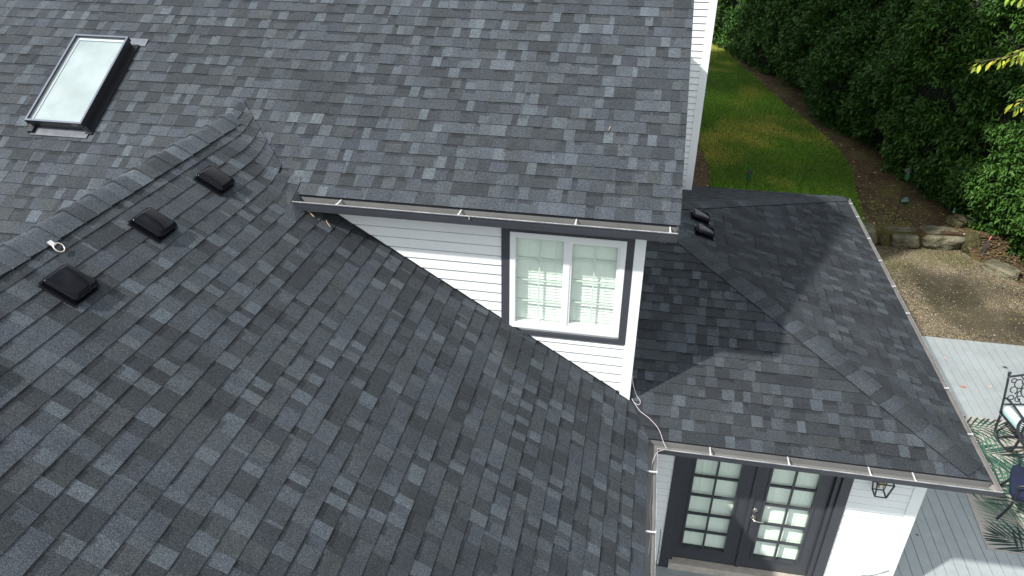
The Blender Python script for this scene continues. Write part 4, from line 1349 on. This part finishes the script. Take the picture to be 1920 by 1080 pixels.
def leaf_cloud(name, pos, out, nleaf, Lm, parent, m_, cols, droop=0.35, spread=1.0, wide=0.36):
    """pos (N,3) shoot bases, out (N,3) shoot directions; leaves in a loose whorl along each shoot"""
    N = len(pos)
    P, D, Cc = [], [], []
    for k_ in range(nleaf):
        f = (k_ + 0.3) / nleaf
        base = pos + out * (0.02 + 0.20 * f) * (Lm / 0.11)
        rd = rg.normal(0, 1, (N, 3)); rd -= (rd * out).sum(1)[:, None] * out
        rd /= np.linalg.norm(rd, axis=1)[:, None]
        d_ = out * (0.35 + 0.5 * f) + rd * spread
        d_[:, 2] -= droop * rg.uniform(0.3, 1.6, N)
        d_ /= np.linalg.norm(d_, axis=1)[:, None]
        P.append(base); D.append(d_); Cc.append(cols * rg.uniform(0.72, 1.3, (N, 1)) * (0.85 + 0.35 * f))
    P, D, Cc = np.concatenate(P), np.concatenate(D), np.concatenate(Cc)
    N = len(P)
    L = Lm * rg.uniform(0.7, 1.2, N)[:, None]
    up = np.tile([0., 0., 1.], (N, 1)) + rg.normal(0, 0.35, (N, 3))
    side = np.cross(D, up); side /= np.linalg.norm(side, axis=1)[:, None]
    nrm = np.cross(side, D)
    W = L * wide * 0.5
    mid = P + D * L * 0.45 - nrm * W * 0.15
    l_ = P + D * L * 0.42 + side * W + nrm * W * 0.35
    r_ = P + D * L * 0.42 - side * W + nrm * W * 0.35
    l2 = P + D * L * 0.78 + side * W * 0.62 + nrm * W * 0.10
    r2 = P + D * L * 0.78 - side * W * 0.62 + nrm * W * 0.10
    tip = P + D * L - nrm * L * 0.10
    V = np.stack([P, l_, mid, r_, l2, r2, tip], 1).reshape(-1, 3)
    o = np_mesh(name, V, [(0, 2, 1), (0, 3, 2), (1, 2, 4), (2, 3, 5), (2, 6, 4), (2, 5, 6)], 7, np.clip(Cc, 0, 1), m_)
    if parent is not None:
        o.parent = parent; o.matrix_parent_inverse = Matrix.Translation(-parent.location)
    return o
M_LAUREL = mat('laurel_leaf', rough=0.5, spec=0.22, attr='col')
def shoots(n, s0, s1_, h0, h1, inset):
    s = rg.uniform(s0, s1_, n); h = h0 + (h1 - h0) * rg.random(n)
    cl = smooth_noise(s, h, 4.2, 71) + 0.7 * smooth_noise(s, h, 8.5, 72)
    kp = (cl > -0.25) | (rg.random(n) < 0.22)
    s, h, cl = s[kp], h[kp], cl[kp]; n = len(s)
    x, y, nx, ny = hedge_pt(s, h, 0)
    ins = rg.uniform(0.0, inset, n) + 0.10 - 0.16 * np.clip(cl, -1, 1)
    x -= nx * ins; y -= ny * ins
    out = np.stack([nx, ny, np.full(n, 0.35)], 1) + rg.normal(0, 0.38, (n, 3))
    out /= np.linalg.norm(out, axis=1)[:, None]
    c0, c1_ = np.array([0.028, 0.072, 0.012]), np.array([0.060, 0.138, 0.021])
    t = np.clip(rg.random(n) * 0.8 + 0.25 * smooth_noise(s, h, 1.5, 61), 0, 1)[:, None]
    return np.stack([x, y, h + 0.30], 1), out, c0 + (c1_ - c0) * t
for (n, a_, b_, h1, Lm) in ((1500, 3.0, 8.5, 0.9, 0.125), (12000, 2.0, 9.5, 6.0, 0.125), (10500, 9.5, 17, 5.6, 0.13), (8000, 17, 28, 5.0, 0.14), (3000, 28, TOTAL, 4.4, 0.16)):
    p, o_, c_ = shoots(n, a_, b_, -0.15, h1, 0.42)
    tag(leaf_cloud('leaves', p, o_, 8, Lm, hedge, M_LAUREL, c_), kind='stuff')
b = MB()
for i in range(16):
    s = 3 + i * 1.7 + rnd.uniform(-0.3, 0.3)
    x, y, nx, ny = hedge_pt(np.array([s]), np.array([0.5]), 1.0)
    b.tube([(float(x[0]), float(y[0]), 0.1), (float(x[0]) + rnd.uniform(-.1, .1), float(y[0]), 1.2), (float(x[0]) + rnd.uniform(-.2, .2), float(y[0]), 3.0)], [0.06, 0.05, 0.03], 7)
tag(b.build('stems', M_BARK, hedge), kind='stuff')

# ------------------------------------------------------------------ yellow-green tree at the right
tree = thing('locust_tree', 'tree with yellow-green feathery leaves reaching in at the upper right corner', 'tree', (9.6, 10.6, 0))
b = MB()
b.tube([(9.6, 10.6, 0), (9.5, 10.65, 1.5), (9.35, 10.8, 3.2), (9.3, 10.9, 5.0), (9.25, 11.0, 7.4)], [0.16, 0.13, 0.11, 0.08, 0.04], 10)
b.build('trunk', M_BARK, tree, smooth=True)
M_LOCUST = mat('locust_leaf', rough=0.55, spec=0.35, attr='col')
# (start, end) of the twigs in view, and more beyond the frame
twigs = [((5.7, 10.1, 5.80), (3.90, 10.08, 5.47)), ((5.7, 10.1, 5.85), (4.25, 9.90, 5.68)), ((5.7, 10.1, 6.2), (4.06, 10.14, 6.22)), ((5.7, 10.0, 5.6), (4.36, 9.77, 5.06)), ((5.7, 10.0, 5.6), (4.50, 9.95, 5.30)), ((7.4, 10.8, 5.8), (5.6, 10.2, 6.3)), ((7.6, 10.9, 6.0), (6.1, 11.6, 6.3)), ((7.6, 10.9, 5.6), (6.3, 11.8, 5.3)), ((8.6, 10.9, 6.4), (7.3, 9.7, 6.9)), ((9.2, 11, 6.8), (8.6, 12.3, 7.6)), ((9.2, 11, 6.9), (10.5, 10.7, 7.6)), ((9.2, 11, 6.4), (10.8, 11.8, 6.6))]
b = MB()
b.tube([(9.3, 10.9, 5.0), (8.4, 10.7, 5.6), (7.0, 10.4, 5.9), (5.65, 10.08, 5.8)], [0.06, 0.045, 0.025, 0.012], 8)
b.build('limb', M_BARK, tree, smooth=True)
LP, LD = [], []
bt = MB()
for A, B_ in twigs:
    A, B_ = Vector(A), Vector(B_)
    ax = B_ - A
    pts = [A + ax * t + Vector((0, 0, -0.12 * t * t + 0.08 * t)) for t in [i / 8 for i in range(9)]]
    bt.tube(pts, [0.012 - 0.0011 * i for i in range(9)], 5)
    sd = ax.normalized().cross(Vector((0, 0, 1))).normalized()
    n = int(ax.length * 26)
    for i in range(n):
        t = 0.15 + 0.85 * i / n
        p = A + ax * t + Vector((0, 0, -0.12 * t * t + 0.08 * t))
        for sg in (-1, 1):
            d = sd * sg * 0.8 + ax.normalized() * 0.75 + Vector((rnd.uniform(-.3, .3), rnd.uniform(-.3, .3), rnd.uniform(-0.75, 0.0)))
            LP.append(p); LD.append(d.normalized())
bt.build('twig', M_BARK, tree, smooth=True)
LP, LD = np.array([tuple(p) for p in LP]), np.array([tuple(p) for p in LD])
cc = np.array([0.30, 0.33, 0.030]) * rg.uniform(0.6, 1.15, (len(LP), 1)); cc[:, 0] *= rg.uniform(0.7, 1.2, len(LP))
o = leaf_cloud('leaves', LP, LD, 1, 0.105, tree, M_LOCUST, cc, droop=0.3, spread=0.12, wide=0.38)
o['kind'] = 'stuff'

# unseen foliage added above the frame to shade the upper hedge
N = 5200
cp = rg.normal(0, 1, (N, 3)); cp /= np.linalg.norm(cp, axis=1)[:, None]
cp *= rg.uniform(0.55, 1.0, (N, 1)) ** 0.5
pos = np.array([6.4, 11.9, 9.9]) + cp * np.array([3.0, 2.9, 1.9])
dd = cp + rg.normal(0, 0.5, (N, 3)); dd /= np.linalg.norm(dd, axis=1)[:, None]
cc = np.array([0.20, 0.28, 0.035]) * rg.uniform(0.6, 1.2, (N, 1))
o = leaf_cloud('shade_crown', pos, dd, 7, 0.13, tree, M_LOCUST, cc, droop=0.3, spread=0.9, wide=0.42)
o['kind'] = 'stuff'
b = MB()
for e_ in ((4.4, 11.4, 9.4), (5.4, 13.4, 9.8), (6.6, 10.2, 10.2), (7.2, 12.8, 10.8), (6.2, 11.9, 11.2)):
    b.tube([(9.25, 11.0, 6.6), (8.4, 11.3, 7.9), ((8.4 + e_[0]) / 2, (11.3 + e_[1]) / 2, (7.9 + e_[2]) / 2 + 0.4), e_], [0.06, 0.05, 0.03, 0.01], 6)
b.build('limb', M_BARK, tree, smooth=True)  # unseen limbs added to carry the shading foliage

# ================================================================== DECK
def attr_mat_deck():
    mt = mat('deck_paint', (0.31, 0.34, 0.34), 0.6, noise=((1.7, 0.09, 5), (9, 0.05, 4), (90, 0.06, 2)), bump=(80, 0.15, 0.002))
    return mt
M_DECK = attr_mat_deck()
b = MB(); b.box(-0.3, 10.0, 2.0, 12.12, -0.02, DECK - 0.035)
deck = b.build('deck', mat('deck_joists', (0.03, 0.03, 0.03), 0.9))
tag(deck, 'pale blue-grey painted plank deck around the house', 'deck')
PW = 0.1345
def plank(xa, xb, ya, yb):
    b = MB()
    b.box(xa + 0.003, xb - 0.003, ya, yb, DECK - 0.034, DECK + rnd.uniform(-0.0015, 0.0015))
    b.build('plank', M_DECK, deck)
x = 3.245
while x < 9.9:
    plank(x, x + PW, 2.0, 12.15)
    x += PW
x = 3.245
while x > -0.3:
    x -= PW
    plank(x, x + PW, 2.0, 6.075)
plank_b = MB(); plank_b.box(0.0, 3.24, 6.083, 6.27, DECK - 0.03, DECK + 0.006); plank_b.build('border_plank', M_DECK, deck)

# ------------------------------------------------------------------ rug
RUG_A = R(2.0)
def rp(u, v, z=0.0):
    c_, s_ = math.cos(RUG_A), math.sin(RUG_A)
    ox, oy = 4.655, 7.27
    return Vector((ox + u * c_ + v * s_ * 1.6, oy - u * s_ * 0.0 + v * c_, DECK + 0.0025 + z))
M_RUG = mat('rug_weave', (0.42, 0.385, 0.335), 0.95, noise=((5, 0.08, 3), (160, 0.12, 1)), bump=(220, 0.5, 0.002))
b = MB()
RU, RV = 2.3, 2.66
nn = 12
for i in range(nn):
    b.face([rp(0, RV * i / nn, 0.009), rp(RU, RV * i / nn, 0.009), rp(RU, RV * (i + 1) / nn, 0.009), rp(0, RV * (i + 1) / nn, 0.009)])
for a_, b_ in (((0, 0), (RU, 0)), ((RU, 0), (RU, RV)), ((RU, RV), (0, RV)), ((0, RV), (0, 0))):
    b.face([rp(*a_), rp(*b_), rp(*b_, 0.009), rp(*a_, 0.009)])
rug = b.build('rug', M_RUG)
tag(rug, 'outdoor rug with green palm leaf print on a beige ground', 'rug')
GREENS = [(0.040, 0.110, 0.070), (0.060, 0.155, 0.10), (0.022, 0.048, 0.042), (0.13, 0.22, 0.155), (0.15, 0.14, 0.08)]
M_PRINT = mat('rug_print', rough=0.95, attr='col', noise=((160, 0.15, 1),), bump=(220, 0.5, 0.002))
pr = MB()
rr_ = random.Random(12)
def inrug(p):
    return 0.01 < p[0] < RU - 0.01 and 0.01 < p[1] < RV - 0.01
def frond(u, v, ang, L, n, col, zl, wl=0.036, ll=0.46):
    stem = []
    cur = rr_.uniform(-0.5, 0.5)
    for i in range(n + 1):
        t = i / n
        a = ang + cur * t
        stem.append((u + math.cos(a) * L * t, v + math.sin(a) * L * t, a))
    for i in range(1, n + 1):
        su, sv, a = stem[i]
        t = i / n
        for sg in (-1, 1):
            la_ = a + sg * (1.05 - 0.75 * t) + rr_.uniform(-0.05, 0.05)
            l = ll * (0.45 + 0.75 * math.sin(math.pi * min(1, t * 0.85 + 0.12))) * rr_.uniform(0.85, 1.1)
            ca, sa = math.cos(la_), math.sin(la_)
            w = wl * rr_.uniform(0.7, 1.1)
            pts = [(0, -0.2), (0.35, -1), (0.7, -0.75), (1, 0), (0.7, 0.75), (0.35, 1), (0, 0.2)]
            P = [(su + ca * l * q - sa * w * 0.5 * r_, sv + sa * l * q + ca * w * 0.5 * r_) for q, r_ in pts]
            for cd in ((-1, 0, -0.012), (1, 0, RU - 0.012), (0, -1, -0.012), (0, 1, RV - 0.012)):
                P = clip(P, *cd)
                if len(P) < 3: break
            if len(P) >= 3:
                pr.face([rp(p[0], p[1], zl) for p in P], col)
z_ = 0.0100
for (u, v, a, L, n, ci) in ((1.0, 0.05, 2.4, 1.0, 15, 3), (0.95, 0.30, 1.9, 1.2, 17, 0), (0.9, -0.05, 2.75, 0.75, 12, 2), (0.75, 0.5, 1.2, 1.3, 18, 1), (0.1, 0.75, 1.0, 1.2, 14, 0),
                            (1.3, 1.2, 2.9, 1.2, 17, 1), (0.25, 1.35, 1.9, 0.9, 11, 4), (0.0, 2.0, -0.5, 1.0, 14, 2), (0.9, 2.6, -2.3, 1.2, 17, 1),
                            (0.05, 2.35, 0.1, 1.2, 16, 2), (1.6, 0.3, 1.5, 1.3, 18, 0), (2.2, 0.6, 2.2, 1.4, 18, 3), (1.8, 1.7, 1.2, 1.1, 15, 1), (2.2, 2.5, -2.6, 1.3, 17, 0), (0.3, 0.0, 0.5, 0.7, 11, 2)):
    frond(u, v, a, L, n, GREENS[ci], z_)
    z_ += 0.00035
tag(pr.build('palm_print', M_PRINT, rug), kind='stuff')

# ------------------------------------------------------------------ patio furniture
def bar(mb, pts, r=0.012, n=6, res=5):
    P = [Vector(p) for p in pts]; out = []
    for i in range(len(P) - 1):
        p0, p1, p2, p3 = P[max(i - 1, 0)], P[i], P[i + 1], P[min(i + 2, len(P) - 1)]
        for k_ in range(res):
            t = k_ / res
            out.append(0.5 * ((2 * p1) + (-p0 + p2) * t + (2 * p0 - 5 * p1 + 4 * p2 - p3) * t * t + (-p0 + 3 * p1 - 3 * p2 + p3) * t ** 3))
    out.append(P[-1])
    mb.tube(out, r, n)
def cushion(name, c, sx, sy, sz, m_, parent, rot=0):
    bm = bmesh.new()
    bmesh.ops.create_cube(bm, size=1)
    bmesh.ops.bevel(bm, geom=list(bm.edges), offset=0.16, segments=4, profile=0.55, affect='EDGES')
    bmesh.ops.subdivide_edges(bm, edges=bm.edges, cuts=1, use_grid_fill=True)
    for v in bm.verts:
        puff = 1 + 0.25 * (1 - min(1, (2 * v.co.x) ** 2)) * (1 - min(1, (2 * v.co.y) ** 2))
        v.co = Vector((v.co.x * sx, v.co.y * sy, v.co.z * sz * puff))
    me = bpy.data.meshes.new(name); bm.to_mesh(me); bm.free()
    me.materials.append(m_); me.polygons.foreach_set('use_smooth', [True] * len(me.polygons))
    o = link(name, me); o.location = c; o.rotation_euler = (0, 0, rot)
    if parent is not None:
        o.parent = parent; o.matrix_parent_inverse = parent.matrix_basis.inverted() if False else Matrix.Translation((0, 0, 0))
    return o
def stripe_mat():
    mt = bpy.data.materials.new('striped_canvas'); mt.use_nodes = True
    n, l = mt.node_tree.nodes, mt.node_tree.links
    bs = n['Principled BSDF']; bs.inputs['Roughness'].default_value = 0.9
    tc = n.new('ShaderNodeTexCoord'); sp = n.new('ShaderNodeSeparateXYZ'); l.new(tc.outputs['Object'], sp.inputs[0])
    m1 = n.new('ShaderNodeMath'); m1.operation = 'MULTIPLY'; m1.inputs[1].default_value = 11.0; l.new(sp.outputs['X'], m1.inputs[0])
    m2 = n.new('ShaderNodeMath'); m2.operation = 'FRACT'; l.new(m1.outputs[0], m2.inputs[0])
    cr = n.new('ShaderNodeValToRGB'); cr.color_ramp.interpolation = 'CONSTANT'
    cr.color_ramp.elements[0].color = (0.62, 0.70, 0.70, 1)
    cr.color_ramp.elements[1].position = 0.40; cr.color_ramp.elements[1].color = (0.22, 0.42, 0.45, 1)
    for p, c in ((0.47, (0.66, 0.70, 0.68)), (0.66, (0.40, 0.60, 0.58)), (0.74, (0.66, 0.70, 0.68)), (0.88, (0.10, 0.16, 0.22)), (0.92, (0.64, 0.69, 0.68))):
        e_ = cr.color_ramp.elements.new(p); e_.color = (*c, 1)
    l.new(m2.outputs[0], cr.inputs['Fac']); l.new(cr.outputs['Color'], bs.inputs['Base Color'])
    return mt
M_STRIPE = stripe_mat()

def armchair(loc, rz, label, cush, back_cush=None, swivel=True):
    t = thing('patio_chair', label, 'chair', loc, 'dark metal patio chairs')
    t.rotation_euler = (0, 0, rz)
    def add(mb, nm, m_=M_CASTAL, smooth=True):
        o = link(nm, mb.mesh(nm, m_, smooth)); o.parent = t; return o
    # local: +x right, -y front, z up; seat 0.58 wide
    w = 0.30
    b = MB()
    for s in (-1, 1):                              # back posts with a scroll at the top
        bar(b, [(s * w, 0.26, 0.36), (s * w, 0.31, 0.62), (s * w * 1.02, 0.38, 0.94)], 0.017)
        bar(b, [(s * w * 1.02, 0.38, 0.94), (s * w * 1.04, 0.385, 0.985), (s * w * 0.97, 0.38, 0.985)], 0.020)
    bar(b, [(-w, 0.375, 0.925), (-w * 0.5, 0.382, 0.945), (0, 0.385, 0.975), (w * 0.5, 0.382, 0.945), (w, 0.375, 0.925)], 0.016)
    bar(b, [(-w, 0.283, 0.50), (w, 0.283, 0.50)], 0.014)
    add(b, 'back_frame')
    def bk(x, z): return (x, 0.283 + (z - 0.50) * 0.218, z)
    b = MB()
    for s in (-1, 1):
        for (cx_, cz, r0, a0, a1) in ((0.20, 0.60, 0.055, -1, 5.0), (0.10, 0.58, 0.055, 2.2, -3.6), (0.20, 0.72, 0.070, 4.2, -1.6), (0.13, 0.83, 0.085, -2.0, 3.4), (0.22, 0.86, 0.045, 3, -2)):
            P = []
            for i in range(12):
                q = i / 11
                a = a0 + (a1 - a0) * q
                r_ = r0 * (1 - 0.55 * q)
                P.append(bk(s * (cx_ + r_ * math.cos(a)), cz + r_ * math.sin(a)))
            b.tube(P, 0.0085, 5)
        bar(b, [bk(s * 0.04, 0.51), bk(s * 0.13, 0.66), bk(s * 0.03, 0.80), bk(s * 0.12, 0.93)], 0.009, 5)
    b.tube([bk(0.085 * math.cos(a), 0.74 + 0.13 * math.sin(a)) for a in [i * math.pi / 10 for i in range(21)]], 0.010, 5, caps=False)
    add(b, 'scrollwork')
    for s in (-1, 1):
        b = MB()
        bar(b, [(s * w, 0.30, 0.60), (s * (w + 0.03), 0.18, 0.665), (s * (w + 0.03), -0.02, 0.66), (s * (w + 0.02), -0.22, 0.62), (s * (w + 0.02), -0.27, 0.57), (s * w, -0.24, 0.50), (s * w * 0.98, -0.24, 0.36)], 0.016)
        add(b, 'arm')
    b = MB()
    b.box(-w, w, -0.27, 0.29, 0.345, 0.372)
    add(b, 'seat', smooth=False)
    if swivel:
        b = MB()
        for s in (-1, 1):
            bar(b, [(s * w, 0.24, 0.35), (s * (w + 0.01), 0.18, 0.04), (s * (w + 0.01), -0.18, 0.03), (s * w, -0.26, 0.33)], 0.018)
        bar(b, [(-w, -0.10, 0.035), (w, -0.10, 0.035)], 0.014); bar(b, [(-w, 0.12, 0.035), (w, 0.12, 0.035)], 0.014)
        add(b, 'sled_base')
    else:
        for sx_ in (-1, 1):
            for sy_ in (-1, 1):
                b = MB(); bar(b, [(sx_ * w * 0.95, sy_ * 0.23, 0.35), (sx_ * w * 1.05, sy_ * 0.27, 0.18), (sx_ * w * 1.15, sy_ * 0.33, 0.015)], [0.02] * 11 if False else 0.018)
                add(b, 'leg')
    if cush:
        o = cushion('seat_cushion', (0, -0.015, 0.425), 0.60, 0.60, 0.105, cush, t)
    if back_cush:
        o = cushion('back_cushion', (0, 0.285, 0.70), 0.52, 0.11, 0.42, back_cush, t)
        o.rotation_euler = (R(-12), 0, 0)
    return t
armchair((5.84, 9.40, DECK + 0.012), R(9.5), 'dark scrollwork patio chair with a pale striped seat cushion at the rug edge', M_STRIPE)
armchair((5.37, 7.99, DECK + 0.012), R(-112), 'dark patio chair with navy seat cushion nearest the gutter corner', M_NAVY, swivel=False)
# round cast table
tb = thing('patio_table', 'round dark cast metal patio table with pierced top, cut by the frame', 'table', (5.93, 8.62, DECK))
b = MB()
tz = 0.70 + DECK
rings = [0.62, 0.50, 0.38, 0.26, 0.14]
for r_ in rings:
    b.tube([(5.93 + r_ * math.cos(a), 8.62 + r_ * math.sin(a), tz) for a in [i * math.pi / 24 for i in range(49)]], 0.012 if r_ < 0.6 else 0.02, 6, caps=False)
for i in range(72):
    a = i * 2 * math.pi / 72
    b.tube([(5.93 + 0.14 * math.cos(a), 8.62 + 0.14 * math.sin(a), tz), (5.93 + 0.38 * math.cos(a + 0.1), 8.62 + 0.38 * math.sin(a + 0.1), tz), (5.93 + 0.61 * math.cos(a), 8.62 + 0.61 * math.sin(a), tz)], 0.010, 4)
b.build('tabletop', M_CASTAL, tb, smooth=True)
b = MB(); b.tube([(5.93, 8.62, DECK + 0.012), (5.93, 8.62, DECK + 0.05), (5.93, 8.62, DECK + 0.12), (5.93, 8.62, tz - 0.05), (5.93, 8.62, tz - 0.01)], [0.26, 0.2, 0.05, 0.045, 0.12], 16)
b.build('pedestal', M_CASTAL, tb, smooth=True)
# napkin
b = MB(); b.prism([(5.08, 8.22, 0.98), (5.22, 8.16, 0.94), (5.24, 8.30, 0.985)], (0, 0, 0.004))
# power cord on the rug
cb = curve_tube('cable', [(5.28, 9.55, 0.268), (5.42, 9.25, 0.268), (5.40, 9.0, 0.268), (5.20, 8.75, 0.268), (5.05, 8.7, 0.268)], 0.006, M_CABLEG)
tag(cb, 'green cord lying in a curve on the palm rug', 'cable')

# ------------------------------------------------------------------ small debris
def leaf(x, y, z, rz, s, col, label, group=None):
    b = MB()
    P = [(0, -1), (0.45, -0.35), (0.4, 0.35), (0, 1), (-0.4, 0.3), (-0.5, -0.4)]
    c_, s_ = math.cos(rz), math.sin(rz)
    top = [(x + (p * c_ - q * s_) * s, y + (p * s_ + q * c_) * s, z + 0.004 + 0.006 * (abs(p) > 0.2)) for p, q in P]
    b.prism(top, (0, 0, 0.0015), col)
    o = b.build('fallen_leaf', M_ATTR)
    tag(o, label, 'leaf', 'leaves fallen on the deck')
leaf(5.40, 11.50, DECK, 0.4, 0.035, (0.50, 0.36, 0.27), 'pale tan leaf on the deck, nearest the gravel')
leaf(5.45, 10.70, DECK, 1.4, 0.055, (0.42, 0.17, 0.09), 'orange-brown leaf on the deck beside the gutter')
leaf(5.87, 10.78, DECK, 2.2, 0.045, (0.55, 0.40, 0.28), 'pale tan leaf on the deck left of the scrollwork chair')
leaf(6.31, 11.40, DECK, 1.2, 0.045, (0.035, 0.018, 0.015), 'dark curled leaf on the deck boards above the chair')
leaf(3.87, 7.35, DECK, 1.2, 0.022, (0.10, 0.09, 0.05), 'tiny dark leaf on the shaded deck near the corner')
def twig(pts, label, r=0.004):
    b = MB(); b.tube(pts, r, 5); tag(b.build('twig', M_TWIG), label, 'twig', 'dry twigs on the roofs')
twig([P2_(-3.10, 6.02, 0.02), P2_(-3.03, 6.03, 0.03), P2_(-2.98, 6.02, 0.02)], 'dry twig on the shingles below the gutter end', 0.006)
twig([P2_(-2.89, 6.08, 0.02), P2_(-2.87, 6.04, 0.03), P2_(-2.83, 6.02, 0.02)], 'short curved twig on the shingles under the gutter')
twig([P2_(-3.93, 6.74, 0.03), P2_(-3.88, 6.72, 0.03)], 'tiny pale twig at the top of the ridge')
twig([P1_(-0.31, 1.04, 0.02), P1_(-0.30, 1.09, 0.02)], 'small upright twig on the main roof shingles')
